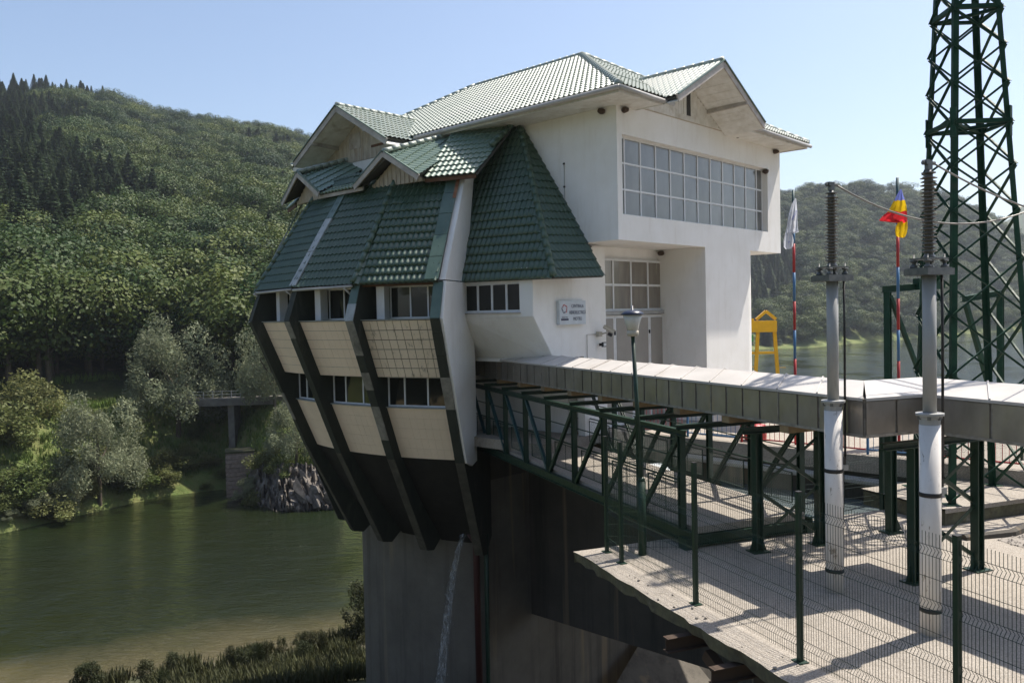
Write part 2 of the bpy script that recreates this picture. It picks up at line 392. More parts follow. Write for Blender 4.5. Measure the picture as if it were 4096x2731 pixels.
def window(parent, c0, e1, e2, W_, H_, cols, rows, fw_=0.06, glassm=None, framem=None, depth=0.08, name='window', colw=None):
    """frame part with its panes as sub-parts; c0 is the lower left corner, outward normal e1 x e2"""
    e1 = V(e1).normalized(); e2 = V(e2).normalized(); n = e1.cross(e2).normalized(); c0 = V(c0)
    xs = [0.0]
    cw = colw or [1.0 / cols] * cols
    for c in cw: xs.append(xs[-1] + c * W_)
    mb = MB()
    for i, x_ in enumerate(xs):
        x_ = min(max(x_, fw_ / 2), W_ - fw_ / 2); mb.box(c0 + e1 * x_ + e2 * H_ / 2, fw_, H_, depth, e1, e2, n)
    for j in range(rows + 1):
        y_ = min(max(H_ * j / rows, fw_ / 2), H_ - fw_ / 2)
        for i in range(cols):
            a = max(xs[i], fw_ / 2) + fw_ / 2; b = min(xs[i + 1], W_ - fw_ / 2) - fw_ / 2
            mb.box(c0 + e1 * (a + b) / 2 + e2 * y_, b - a - .002, fw_ * .98, depth * .94, e1, e2, n)
    fr = mb.build(name, framem or M['pvc'], parent)
    for j in range(rows):
        for i in range(cols):
            a = xs[i] + .01; b = xs[i + 1] - .01
            tl = random.uniform(-.012, .012)
            pm = MB(); c = c0 + e1 * (a + b) / 2 + e2 * H_ * (j + .5) / rows
            pm.box(c, b - a, H_ / rows - .02, .014, e1, (e2 + n * tl).normalized(), (n - e2 * tl).normalized())
            pm.build('pane', glassm or M['glass'], fr)
    return fr

# ---- pier: round nose and long flanks
RP = 8.6; a0 = R(27.5)
def pier_ring(z, grow=0.0):
    pts = [L(26, RP * math.sin(a0) + grow, z)]
    pts += [L(-(RP + grow) * math.cos(a0 - 2 * a0 * i / 20), (RP + grow) * math.sin(a0 - 2 * a0 * i / 20), z) for i in range(21)]
    pts += [L(26, -RP * math.sin(a0) - grow, z)]
    return pts
mb = MB(); mb.grid([pier_ring(z) for z in (-24.0, -18.0, -13.0, -9.0, -5.05)]); mb.poly(pier_ring(-5.05))
pier = mb.build('pier', M['pier'], ST)
MB().grid([pier_ring(z, .05) for z in (-6.3, -5.25)]).poly(pier_ring(-5.24, .05)).poly(pier_ring(-6.3, .05)).build('pier_head', M['wall_conc'], ST)

# ---- nose: five leaning ribs, panels and windows between them
def rfin(z): return 13.53 - (-.1 - z) * 0.41
HT = 0.16
ribs = []
for k, th in enumerate(TH):
    prof = [(13.12, 1.12), (13.53, -.1), (11.48, -5.1), (9.62, -8.86), (9.2, -8.95), (8.5, -8.4), (8.5, -5.2), (10.2, -4.9), (11.2, -.1), (11.2, 1.12)]
    if k == 0: prof = [(r_ - (.40 if r_ > 9.7 else 0), z_) for r_, z_ in prof]
    tv = V((-math.sin(th), math.cos(th), 0))
    if k == 4:      # the rib beside the footbridge: green towards the river, white rendered flank
        rb = MB().prism([PR(r_, th, z_) - tv * HT for r_, z_ in prof], tv * HT * 1.9).build('rib', M['fin'], ST)
        wf = [(13.10, 1.12), (13.49, -.1), (11.46, -5.1), (10.9, -5.3), (10.35, -5.2), (10.3, -1.6), (10.6, 1.12)]
        MB().prism([PR(r_, th, z_) + tv * (HT * .9 + .003) for r_, z_ in wf], tv * .10).build('white_flank', M['wall'], rb)
        up_ = [(13.08, 1.16), (10.78, 4.86), (9.9, 4.86), (11.0, 1.16)]
        MB().prism([PR(r_, th, z_) - tv * .05 for r_, z_ in up_], tv * .26).build('white_flank', M['wall'], rb)
    else:
        rb = MB().prism([PR(r_, th, z_) - tv * HT for r_, z_ in prof], tv * HT * 2).build('rib', M['fin'], ST)
    # facing strips on the outer edge, some stripped to the bare mortar
    rnd = random.Random(k * 5 + 1); z1 = -.1; i = 0
    while z1 > -5.0:
        h = rnd.uniform(.35, .95); z2 = max(z1 - h, -5.1)
        bare = {3: (i in (0, 1, 3, 5, 6)), 4: (i in (3, 4)), 2: i == 0, 1: (i in (4, 5)), 0: i in (4, 5)}[k]
        dr = .40 if k == 0 else 0; c1 = PR(rfin(z1) + .012 - dr, th, z1 - .004); c2 = PR(rfin(z2) + .012 - dr, th, z2 + .004)
        MB().bar(c1, c2, 2 * HT + .012 * (i % 2) + .01, .03, PR(1, th, 0) - PR(0, th, 0)).build('facing_strip', M['fin_bare'] if bare else M['fin'], rb)
        z1 = z2; i += 1
    MB().bar(PR(11.49 - dr, th, -5.11), PR(9.64, th, -8.84), 2 * HT + .006, .03, PR(1, th, 0) - PR(0, th, 0)).build('facing_strip', M['fin_low'], rb)
    c1 = PR(13.132 - dr, th, 1.08); c2 = PR(13.542 - dr, th, -.08)
    MB().bar(c1, c2, 2 * HT + .02, .03, PR(1, th, 0) - PR(0, th, 0)).build('facing_strip', {3: M['sheet'], 4: M['sheet']}.get(k, M['fin']), rb)
    if k == 3:
        MB().bar(PR(13.36, th, .45), PR(13.56, th, -.12), 2 * HT + .04, .035, PR(1, th, 0) - PR(0, th, 0)).build('facing_strip', M['sheet_grey'], rb)
    ribs.append(rb)
for b in range(4):
    t0 = TH[b] + HT / 12.6 + .001; t1 = TH[b + 1] - HT / 12.6 - .001
    tm = (t0 + t1) / 2; tang = V((-math.sin(tm), math.cos(tm), 0)); out = V((math.cos(tm), math.sin(tm), 0))
    def cone(za, zb, inset, seg=8, name='panel', mat=None, parent=ST, ta=None, tb=None, th_=.10):
        ta = t0 if ta is None else ta; tb = t1 if tb is None else tb
        def ring(z, d): return [PR(rfin(z) - inset - d, ta + (tb - ta) * i / seg, z) for i in range(seg + 1)]
        o1, o2, i1, i2 = ring(za, 0), ring(zb, 0), ring(za, th_), ring(zb, th_)
        m_ = MB(); m_.grid([i1, o1, o2, i2, i1]); m_.poly([i1[0], o1[0], o2[0], i2[0]]); m_.poly([i1[-1], o1[-1], o2[-1], i2[-1]])
        return m_.build(name, mat, parent)
    # upper panel: dark grout bed with separate facing tiles
    bed = cone(-.12, -2.10, .43, name='spandrel_panel', mat=M['grout'])
    nc, nr = 9, 6
    for j in range(nr):
        for i in range(nc):
            za = -.13 - 1.96 * j / nr; zb = -.13 - 1.96 * (j + 1) / nr; g = .011 if b == 3 else .005
            wdt = (t1 - t0) / nc
            ta = t0 + wdt * i + g / 13; tb = t0 + wdt * (i + 1) - g / 13
            cone(za - g, zb + g, .405 + random.uniform(-.003, .003), 1, 'facing_tile', M['panel'] if b == 3 else M['panel_clean'], bed, ta, tb, .022)
    bed2 = cone(-3.2, -5.08, .43, name='spandrel_panel', mat=M['grout'])
    ft = MB()                     # the lower facing: joints too fine to pick apart, joined
    for j in range(5):
        for i in range(nc):
            za = -3.2 - 1.88 * j / 5; zb = -3.2 - 1.88 * (j + 1) / 5; wdt = (t1 - t0) / nc; g = .0025; ins = .405 + random.uniform(-.002, .002)
            q4 = [(za - g, t0 + wdt * i + g / 13), (za - g, t0 + wdt * (i + 1) - g / 13), (zb + g, t0 + wdt * (i + 1) - g / 13), (zb + g, t0 + wdt * i + g / 13)]
            ft.prism([PR(rfin(z_) - ins - .022, t_, z_) for z_, t_ in q4], out * .022)
    ft.build('facing_tiles', M['panel_clean'], bed2)['kind'] = 'stuff'
    # dark sloping soffit running in to the pier between the ribs
    MB().grid([[PR(r_, t0 + (t1 - t0) * i / 6, z_) for i in range(7)] for r_, z_ in ((11.05, -5.09), (9.9, -7.0), (8.63, -8.7))]).build('nose_soffit', M['soffit_shade'], ST)
    # sills
    cone(-.085, -.118, .36, name='sill', mat=M['sheet_grey'], th_=.9); cone(-3.165, -3.198, .36, name='sill', mat=M['sheet_grey'], th_=.6)
    # two window bands
    for zt, zb, ri, nm in ((1.04, -.08, 12.25, 4), (-2.10, -3.16, 11.72, 3)):
        ca = PR(ri, t0, zb); cb = PR(ri, t1, zb); W_ = (cb - ca).length
        e1 = (cb - ca).normalized()
        window(ST, ca + e1 * .0, e1, Z, W_, zt - zb, nm, 1, .055, M['glass'], colw=[.22, .30, .26, .22] if nm == 4 else [.27, .37, .36])
        MB().box((ca + cb) / 2 - out * .5 + Z * (zt - zb) / 2, W_, .04, (zt - zb), e1, out, Z).build('black_backing', M['black'], ST)  # black sheet behind the panes, in place of the room inside
    if True:
        c = PR(12.5, t0 + (t1 - t0) * .17, .48); MB().box(c, .30, .34, 1.12, tang, out, Z).build('window_post', M['pvc'], ST)
    # eave board, soffit, gutter and its bracket pipes
    ea = PR(12.98 - (.45 if b == 0 else 0), TH[b], 1.10); eb = PR(12.98, TH[b + 1], 1.10)
    MB().bar(ea.lerp(eb, .015), ea.lerp(eb, .985), .05, .16).build('eave_board', M['rust_wood'] if b == 3 else M['trim'], ST)
    MB().prism([PR(12.95, t0, 1.06), PR(12.95, t1, 1.06), PR(11.3, t1, 1.06), PR(11.3, t0, 1.06)], Z * .03).build('soffit', M['board'], ST)
    if b < 3:
        MB().tube([PR(13.28 - (.45 if b == 0 else 0), TH[b] + .004, 1.02), PR(13.28, TH[b + 1] - .004, 1.05)], .05, 8).build('gutter', M['gutter'], ST, True)
        pth = TH[b + 1] - .030
        MB().tube([PR(13.28, pth, 1.0), PR(12.9, pth, .75), PR(12.86, pth, -.05), PR(13.0, pth, -.12)], .045, 8).build('downpipe', M['gutter'], ST, True)
    # mansard slope of this bay
    f = [PR(13.22 - (.45 if b == 0 else 0), TH[b], 1.12), PR(13.22, TH[b + 1], 1.12), PR(10.35, TH[b + 1], 5.46), PR(10.35, TH[b], 5.46)]
    roof_facet('mansard_slope', f, M['tile'], single=150 if b == 3 else 0)
# caps over the ribs in the mansard
for k, th in enumerate(TH):
    a_ = PR(13.24 - (.45 if k == 0 else 0), th, 1.16); b_ = PR(10.74, th, 4.95); tv = V((-math.sin(th), math.cos(th), 0)); nv = (b_ - a_).cross(tv).normalized()
    if nv.z < 0: nv = -nv
    if k in (1, 3): ridge_cap(a_ + nv * .03, b_ + nv * .03, .10, mat=M['tile'])
    else:
        n_ = 5 if k == 4 else 3
        for i in range(n_):
            p = a_.lerp(b_, i / n_) + nv * .03; q = a_.lerp(b_, (i + 1) / n_ - .006) + nv * .035
            if k == 4: p -= tv * .20; q -= tv * .20
            wd = .46 if k == 4 else .40
            MB().bar(p, q, wd, .05 + .01 * (i % 2), nv).build('flashing', M['sheet'] if (k == 4 and i < 4) or i == n_ - 1 else M['sheet_grey'], ST)
        if k == 4: MB().bar(a_.lerp(b_, .74) + nv * .066 + tv * .0, a_.lerp(b_, .97) + nv * .066, .12, .012, nv).build('rust_patch', M['rust'], ST)
# ---- upper skirt roofs and gablets over the nose
def mir(pts, s): return [L(u_, v_ * s, z_) for u_, v_, z_ in pts]
sk0 = [(-11.1, -1.35, 4.78), (-11.1, 1.35, 4.78), (-7.0, .35, 6.95), (-7.0, -.35, 6.95)]
roof_facet('skirt_slope', mir(sk0, 1), M['tile_skirt'])
MB().bar(L(-11.06, -1.4, 4.70), L(-11.06, 1.4, 4.70), .05, .14).build('eave_board', M['trim'], ST)
for s in (1, -1):
    sk = [(-10.45, 4.15, 4.80), (-9.72, 5.95, 4.80), (-7.02, 5.4, 7.08), (-7.02, 2.7, 7.05)]
    roof_facet('skirt_slope', mir(sk, s), M['tile_skirt'])
    MB().bar(*mir([(-10.41, 4.1, 4.72), (-9.69, 5.9, 4.72)], s), .05, .14).build('eave_board', M['rust_wood'], ST)
    gp = (-11.15, 2.75, 5.80); gb = (-7.02, 2.75, 7.12)
    roof_facet('gablet_slope', mir([(-10.85, 4.25, 4.80), gp, gb, (-7.6, 3.0, 6.75)], s)[::1] if False else mir([(-10.9, 4.3, 4.82), (-7.02, 3.2, 6.85), gb, gp], s), M['tile_skirt'])
    roof_facet('gablet_slope', mir([(-11.25, 1.2, 4.82), (-7.02, 2.2, 6.85), gb, gp], s), M['tile_skirt'])
    ridge_cap(mir([gp], s)[0] + Z * .05, mir([gb], s)[0] + Z * .05, .09)
    for ft in ((-10.93, 4.36, 4.74), (-11.28, 1.14, 4.74)):
        p, q = mir([ft, (gp[0] - .03, gp[1], gp[2] - .05)], s); MB().bar(p, q, .05, .20, Z).build('verge_board', M['trim'], ST)
        MB().bar(p + Z * .12, q + Z * .12, .09, .04, Z).build('verge_trim', M['sheet'], ST)
    fr_ = mir([(-10.42, 4.0, 4.72), (-10.72, 1.5, 4.72), (-10.72, 1.5, 4.8), (-10.6, 2.75, 5.66), (-10.42, 4.0, 4.8)], s)
    bd = MB().prism(fr_, A * .1).build('gablet_wall', M['board'], ST)
    for i in range(12):
        fct = (i + .5) / 12; b0 = fr_[0].lerp(fr_[1], fct); hh = .06 + .86 * (1 - abs(fct - .5) * 2)
        MB().box(b0 - A * .012 + Z * hh / 2, .185, .02, hh, N, A, Z).build('plank', M['board'], bd)
# ---- side of the tower towards the bridge
f1a = L(-10.0, 5.32, 1.15); f1b = L(-9.62, 9.22, 1.12); apex = L(-7.0, 5.45, 7.10)
nf = (f1b - f1a).cross(apex - f1a).normalized()
def on_plane(u_, v_, P0, nn):            # height of a plane over plan position (u,v)
    q_ = L(u_, v_, 0); return q_ + Z * (((P0 - q_).dot(nn)) / nn.z)
roof_facet('hip_slope', [f1a, f1b, apex, on_plane(-7.45, 4.45, f1a, nf), on_plane(-8.15, 4.3, f1a, nf)], M['tile'], single=150)
roof_facet('hip_slope', [f1b, L(-7.02, 9.24, 1.22), apex], M['tile'])
ridge_cap(f1b + Z * .05, apex + Z * .05, .10, mat=M['tile']); ridge_cap(L(-8.6, 5.62, 5.9) + Z * .06, apex + Z * .06, .10, mat=M['tile'])
MB().bar(f1a + nf * .05, on_plane(-8.3, 4.38, f1a, nf) + nf * .05, .26, .05, nf).build('flashing', M['sheet'], ST)
# walls under it
wallmb = MB()
wallmb.prism([L(-9.5, 8.3, 1.35), L(-9.0, 8.3, 2.1), L(-5.7, 8.3, 2.3), L(-5.7, 8.3, DECK), L(-7.0, 8.3, DECK), L(-7.0, 8.3, -1.52), L(-8.6, 8.3, -1.52), L(-9.58, 8.3, -.1), L(-9.58, 8.3, 1.2)], -N * .3)
wallmb.build('sign_wall', M['wall'], ST)
wl = MB()      # window wall with its opening, sloping lower face, soffit
w0, w1 = L(-9.86, 5.15, 0), L(-9.595, 8.27, 0); we = (w1 - w0).normalized(); wn = V((we.y, -we.x, 0))
if wn.dot(A) > 0: wn = -wn
def WW(s_, z_, d=0.0): return w0 + we * s_ + Z * z_ - wn * d
WL = (w1 - w0).length
for sa, sb, za, zb in ((0, .10, .06, 1.5), (2.62, WL, .06, 1.5), (.10, 2.62, 1.06, 1.5), (0, WL, -.1, .06)):
    wl.box(WW((sa + sb) / 2, (za + zb) / 2, .14), sb - sa, .28, zb - za, we, wn, Z)
wl.build('window_wall', M['wall'], ST)
MB().prism([WW(0, -.104), WW(WL, -.104), L(-8.6, 8.28, -1.55), L(-8.6, 4.1, -1.55)], A * .6).build('sloping_wall', M['wall'], ST)
MB().prism([L(-8.62, 4.1, -1.56), L(-8.62, 8.27, -1.56), L(-6.5, 8.27, -1.56), L(-6.5, 4.1, -1.56)], -Z * .12).build('soffit', M['wall'], ST)
window(ST, WW(.10, .06, .14), we, Z, 2.52, 1.0, 4, 1, .075, M['glass'], depth=.09)
MB().box(WW(1.36, .035, -.02), 2.6, .14, .035, we, wn, Z).build('sill', M['trim'], ST)
MB().box(WW(1.36, .5, .6), 2.5, .04, 1.0, we, wn, Z).build('black_backing', M['black'], ST)  # black sheet closing off the space behind this window
# recess under the overhang
MB().box(L(-7.6, 3.3, -3.2), 2.4, .5, 3.3, A, N, Z).build('recess_wall', M['wall'], ST)
MB().box(L(-6.2, 6.9, -3.0), .3, 2.6, 2.9, A, N, Z).build('recess_wall', M['wall'], ST)
MB().box(L(-7.2, 6.2, -4.48), 4.2, 4.2, .34, A, N, Z).build('landing', M['yard'], ST)

# ---- main hall: overhanging window box, recessed door bay, rounded column
def BX(u0, u1, v0, v1, z0, z1): return ((u0, u1, v0, v1, z0, z1))
def hall(u0, u1, v0, v1, z0, z1, name='hall_wall', mat=None):
    return MB().box(L((u0 + u1) / 2, (v0 + v1) / 2, (z0 + z1) / 2), u1 - u0, v1 - v0, z1 - z0, A, N, Z).build(name, mat or M['wall'], ST)
UB0, UB1, VB1, VB0, ZB0, ZB1 = -7.0, 4.95, 9.86, -6.8, 2.39, 7.2
wu0, wu1, wz0, wz1 = -6.72, 3.78, 3.25, 5.92
hm = MB()
def hb(u0, u1, v0, v1, z0, z1): hm.box(L((u0 + u1) / 2, (v0 + v1) / 2, (z0 + z1) / 2), u1 - u0, v1 - v0, z1 - z0, A, N, Z)
hb(UB0, wu0, 9.42, VB1, ZB0, ZB1); hb(wu1, UB1, 9.42, VB1, ZB0, ZB1); hb(wu0, wu1, 9.42, VB1, ZB0, wz0); hb(wu0, wu1, 9.42, VB1, wz1, ZB1)
hm.build('facade_wall', M['wall'], ST)
hall(UB0, UB0 + .4, VB0, 9.42, ZB0, ZB1, 'end_wall'); hall(UB1 - .4, UB1, VB0, 9.42, ZB0, ZB1, 'end_wall'); hall(UB0 + .4, UB1 - .4, VB0, VB0 + .4, ZB0, ZB1, 'rear_wall')
hall(UB0 + .02, UB1 - .02, VB0, 9.41, ZB0 + .006, ZB0 + .3, 'box_floor')
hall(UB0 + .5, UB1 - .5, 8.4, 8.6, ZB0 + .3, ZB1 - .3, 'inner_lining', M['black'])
window(ST, L(wu0, 9.58, wz0), A, Z, wu1 - wu0, wz1 - wz0, 12, 3, .062, M['frosted'], depth=.07, colw=[.045] + [.0905] * 10 + [.05])
# door bay
hall(-5.7, -1.2, 7.5, 7.72, -4.3, ZB0 + .004, 'door_wall')
window(ST, L(-5.72, 7.80, .02), A, Z, 4.55, 1.95, 4, 2, .085, M['frosted_low'], depth=.07)
hall(-5.72, -1.17, 7.74, 7.98, -.12, .015, 'door_lintel', M['grey_paint'])
for i in range(4):
    ua = -5.70 + i * 1.132
    lf = hall(ua, ua + 1.12, 7.78, 7.86, -4.26, -.14, 'door_leaf', M['pvc'])
    MB().box(L(ua + .56, 7.868, -2.2), .93, .014, 3.90, A, N, Z).build('door_sheet', M['door'], lf)
    for zz in (-3.6, -2.2, -.8): MB().box(L(ua + 1.10, 7.885, zz), .05, .05, .14, A, N, Z).build('hinge', M['black'], lf)
# column with a rounded far corner
cp = [L(-1.42, 7.5, DECK), L(-1.42, VB1 - .004, DECK), L(1.95, VB1 - .004, DECK)]
for i in range(1, 9):
    a = R(90 * i / 8); cp.append(L(1.95 + 1.0 * math.sin(a), VB1 - .004 - 1.0 * (1 - math.cos(a)), DECK))
cp += [L(2.95, 2.0, DECK), L(-1.0, 2.0, DECK)]
MB().prism(cp, Z * (ZB0 - DECK + .002)).build('column', M['wall'], ST)
hall(-6.9, 2.0, -6.5, 7.45, DECK, ZB0 + .002, 'lower_hall')

# ---- main roof
E0 = 7.0; c1, c2, c3, c4 = (-8.4, 11.0), (5.3, 11.0), (5.3, -7.6), (-8.4, -7.6)
r1, r2 = L(-1.6, 4.2, 10.84), L(-1.6, -2.3, 10.84)
K = [L(c[0], c[1], E0) for c in (c1, c2, c3, c4)]
roof_facet('roof_slope', [K[3], K[0], r1, r2], M['tile_faded_glare']); vl = L(-2.9, 8.05, 8.667); roof_facet('roof_slope', [K[0], L(-5.9, 11.0, E0), vl, r1], M['tile_faded_glare']); roof_facet('roof_slope', [L(.12, 11.0, E0), K[1], r1, vl], M['tile_faded_glare'])
MB().prism([K[1], K[2], r2, r1], -Z * .1).build('roof_slope', M['tile_faded_glare'], ST); MB().prism([K[2], K[3], r2], -Z * .1).build('roof_slope', M['tile_faded_glare'], ST)
ridge_cap(r1 + Z * .07, r2 + Z * .07); ridge_cap(K[0] + Z * .05, r1 + Z * .07, .11); ridge_cap(K[1] + Z * .05, r1 + Z * .07, .11); ridge_cap(K[3] + Z * .05, r2 + Z * .07, .11)
# soffit boards, fascia, gutters
for (ua, ub, va, vb) in ((-8.3, -7.0, -7.5, 10.9), (-7.0, -5.92, 9.86, 10.9), (.12, 5.2, 9.86, 10.9), (4.95, 5.2, -7.5, 9.86)):
    MB().prism([L(ua, va, 6.86), L(ub, va, 6.86), L(ub, vb, 6.86), L(ua, vb, 6.86)], -Z * .035).build('soffit', M['white_paint'], ST)
for a_, b_ in (((-8.36, 10.96), (-8.36, -7.5)), ((-8.36, 10.96), (-5.95, 10.96)), ((.15, 10.96), (5.25, 10.96)), ((5.25, 10.96), (5.25, -7.5))):
    MB().bar(L(a_[0], a_[1], 6.87), L(b_[0], b_[1], 6.87), .04, .17).build('fascia', M['white_paint'], ST)
MB().tube([L(-8.50, 11.08, 6.92), L(-8.50, 1.35, 6.90)], .075, 8).build('gutter', M['gutter'], ST, True)
MB().tube([L(-8.50, 11.08, 6.92), L(-5.45, 11.08, 6.88)], .075, 8).build('gutter', M['gutter'], ST, True)
MB().tube([L(.35, 11.08, 6.92), L(5.35, 11.08, 6.88)], .075, 8).build('gutter', M['gutter'], ST, True)
MB().bar(L(-6.2, 9.2, 8.10), L(-3.6, 9.2, 8.08), .05, .10).build('snow_guard', M['tile'], ST)
# gable towards the river
gz, gv = 8.42, -1.6
roof_facet('gable_slope', [L(-10.05, 1.3, 6.75), L(-8.45, 1.3, 6.75), L(-6.0, gv, gz), L(-10.05, gv, gz)], M['tile_faded_glare'])
roof_facet('gable_slope', [L(-10.05, -4.8, 6.58), L(-8.45, -4.8, 6.58), L(-6.0, gv, gz), L(-10.05, gv, gz)], M['tile_faded_glare'])
ridge_cap(L(-10.05, gv, gz + .06), L(-6.0, gv, gz + .06))
def gable(front, back, span, zf, zp, ctr, ax, cross, nm, half_planks, wall_at, hatch, drop):
    """verge boards, boarded soffit, planked wall with a hatch; ax points outwards, cross along the wall"""
    pk = front(0, zp - .10); 
    for s in (1, -1):
        ft = front(s * span, zf - .10); MB().bar(ft, pk, .05, .24, Z).build('verge_board', M['trim'], ST)
        MB().bar(ft + Z * .135 + ax * .01, pk + Z * .135 + ax * .01, .12, .04, Z).build('verge_trim', M['tile'], ST)
        sf0, sf1 = back(s * span, zf - .16), back(0, zp - .16)
        sm = MB().prism([ft - Z * .06, pk - Z * .06, sf1, sf0], -Z * .03).build('soffit', M['white_paint'], ST)
        for i in range(9):
            a_ = (ft - Z * .1).lerp(pk - Z * .1, (i + .5) / 9); b_ = (sf0 - Z * .04).lerp(sf1 - Z * .04, (i + .5) / 9)
            MB().bar(a_, b_, (pk - ft).length / 9 - .012, .016, (pk - ft).cross(b_ - a_).normalized()).build('soffit_board', M['white_paint'], sm)
        MB().bar((ft - Z * .12).lerp(pk - Z * .12, .45), (sf0 - Z * .12).lerp(sf1 - Z * .12, .45), .12, .14, Z).build('purlin', M['trim'], ST)
    gw = MB().prism([wall_at(-span, zf - drop), wall_at(span, zf - drop), wall_at(span, zf - min(.2, drop * .4)), wall_at(0, zp - .2), wall_at(-span, zf - min(.2, drop * .4))], -ax * .15).build('gable_wall', M['board'], ST)
    n = half_planks * 2
    for i in range(n):
        x_ = -span + 2 * span * (i + .5) / n; h_ = zp - .24 - (zp - zf) * abs(x_) / span; b0 = zf - drop + .02
        if h_ - b0 < .06: continue
        MB().box(wall_at(x_, (h_ + b0) / 2) + ax * .012, 2 * span / n - .012, .022, h_ - b0, cross, ax, Z).build('plank', nm, gw)
    for (x_, z_, w_, h_, mt) in hatch:
        MB().box(wall_at(x_, z_) + ax * .03, w_, .03, h_, cross, ax, Z).build('hatch', mt, gw)
    return gw
gable(lambda s, z: L(-10.05, gv + s, z), lambda s, z: L(-8.75, gv + s, z), 3.15, 6.62, gz, gv, -A, N, M['board'], 11, lambda s, z: L(-8.75, gv + s, z),
      [(-.55, 7.28, .75, .62, M['trim']), (.95, 7.22, .75, .55, M['board']), (.95, 6.90, .78, .10, M['rust_wood'])], .2)
MB().box(L(-8.2, gv, 6.0), 1.1, 5.2, 1.15, A, N, Z).build('gable_base', M['wall'], ST)
# gable over the window facade
gu = -2.9
roof_facet('gable_slope', [L(-5.95, 11.55, 6.98), L(-5.95, 11.05, 6.98), L(gu, 8.05, 8.72), L(gu, 11.55, 8.72)], M['tile_faded_glare'])
roof_facet('gable_slope', [L(.15, 11.05, 6.98), L(.15, 11.55, 6.98), L(gu, 11.55, 8.72), L(gu, 8.05, 8.72)], M['tile_faded_glare'])
ridge_cap(L(gu, 11.55, 8.78), L(gu, 8.05, 8.78))
gable(lambda s, z: L(gu + s, 11.55, z), lambda s, z: L(gu + s, 9.9, z), 3.05, 7.0, 8.72, gu, N, A, M['white_paint'], 16, lambda s, z: L(gu + s, 9.9, z),
      [(.28, 7.62, .26, .95, M['black']), (.05, 7.62, .18, .95, M['white_paint']), (.62, 7.62, .36, .95, M['white_paint'])], .06)
# conduit with clips on the end wall
cd = MB().tube([L(-7.03, 7.6, 5.2), L(-7.03, 7.6, 3.1)], .012, 6).build('conduit', M['grey_paint'], ST)
for zz in (5.2, 4.4, 3.6, 3.2): MB().box(L(-7.04, 7.6, zz), .04, .06, .06, A, N, Z).build('clip', M['black'], cd)

# ================================================================== land, water, woods
CREST = [(-90, .20), (-60, .24), (-40, .262), (-31.7, .268), (-30, .272), (-28.5, .266), (-27, .262), (-25.4, .256), (-23.7, .24), (-22.1, .2325), (-20, .227), (-17.9, .2185), (-15.7, .2106), (-13.2, .196),
         (-8, .165), (0, .125), (8, .105), (14, .115), (17.5, .126), (20.8, .133), (23.4, .135), (25.9, .129), (28.2, .113), (30.3, .089), (31.4, .07), (34, .05), (40, .04), (60, .05), (90, .08)]
BANK = [(-90, 90), (-45, 98), (-31.5, 103), (-27, 108), (-23, 113), (-19.3, 114), (-17.4, 104), (-16, 99.5), (-12.5, 98.5), (-7, 106), (-2, 150), (5, 300), (12, 420), (17, 470), (20, 485), (24, 560), (27, 640), (31.2, 770), (36, 900), (60, 900), (90, 900)]
RC = [(-90, 520), (-10, 600), (0, 650), (12, 760), (20, 830), (25, 900), (31, 1050), (40, 1200), (90, 1300)]
def tab(T, a):
    for (a0_, v0_), (a1_, v1_) in zip(T, T[1:]):
        if a <= a1_: return v0_ + (v1_ - v0_) * max(0, (a - a0_)) / (a1_ - a0_)
    return T[-1][1]
def height(az, r_):
    rb = tab(BANK, az); rc = tab(RC, az); zc = tab(CREST, az) * rc * math.cos(R(max(-50, min(50, az))))
    x_, y_ = r_ * math.sin(R(az)), r_ * math.cos(R(az))
    nz = mnoise.noise(V((x_ * .012, y_ * .012, 3))) * 6 + mnoise.noise(V((x_ * .05, y_ * .05, 1))) * 1.2
    d = r_ - rb
    if d < 0: return max(-27, WATER + d * .45)
    t1 = 14.0
    rise = 10.8 if az < 0 else 3.0
    if d < t1: return WATER + (d / t1) ** .8 * rise + nz * .12 * d / t1
    z1 = WATER + rise
    f = (r_ - rb - t1) / max(1, rc - rb - t1)
    if f <= 1:
        flat_ = 10.0
        if d < t1 + flat_ and az < 0: return z1 + .03 * (d - t1)
        return z1 + (zc - z1) * f ** 1.0 + nz * min(1, f * 5) * (1 - .8 * f)
    return zc - (r_ - rc) * .22
def ground_at(x_, y_):
    return height(math.degrees(math.atan2(x_, y_)), math.hypot(x_, y_))
def hill_mat():
    m, t, b = mk('forest_floor'); pv = pos(t)
    c = mixc(t, ramp(t, noise(t, pv, .06, 6), [(.35, 0), (.65, 1)]), (.035, .05, .016), (.06, .075, .022))
    c = mixc(t, ramp(t, noise(t, pv, .5, 6, .7), [(.5, 0), (.68, .9)]), c, (.085, .115, .03))
    c = mixc(t, ramp(t, noise(t, pv, .23, 6, .7), [(.60, 0), (.70, .8)]), c, (.17, .12, .075))
    sx = nd(t, 'ShaderNodeSeparateXYZ'); t.links.new(nd(t, 'ShaderNodeNewGeometry').outputs['Position'], sx.inputs[0])
    gr = mixc(t, ramp(t, noise(t, pv, .5, 6, .7), [(.35, 0), (.65, 1)]), (.10, .155, .035), (.17, .17, .06))
    zr = nd(t, 'ShaderNodeMapRange'); t.links.new(sx.outputs[2], zr.inputs[0]); zr.inputs[1].default_value = -9.0; zr.inputs[2].default_value = -11.0
    c = mixc(t, zr.outputs[0], c, gr)
    t.links.new(c, b.inputs['Base Color']); b.inputs['Roughness'].default_value = .95
    bump(t, b, noise(t, pv, 1.2, 8, .75), 1.0, .5); return m
M['hill'] = hill_mat()
azs = [-90 + 2.5 * i for i in range(20)] + [-40 + .6 * i for i in range(120)] + [32 + 2.5 * i for i in range(24)]
mb = MB(); rows = []
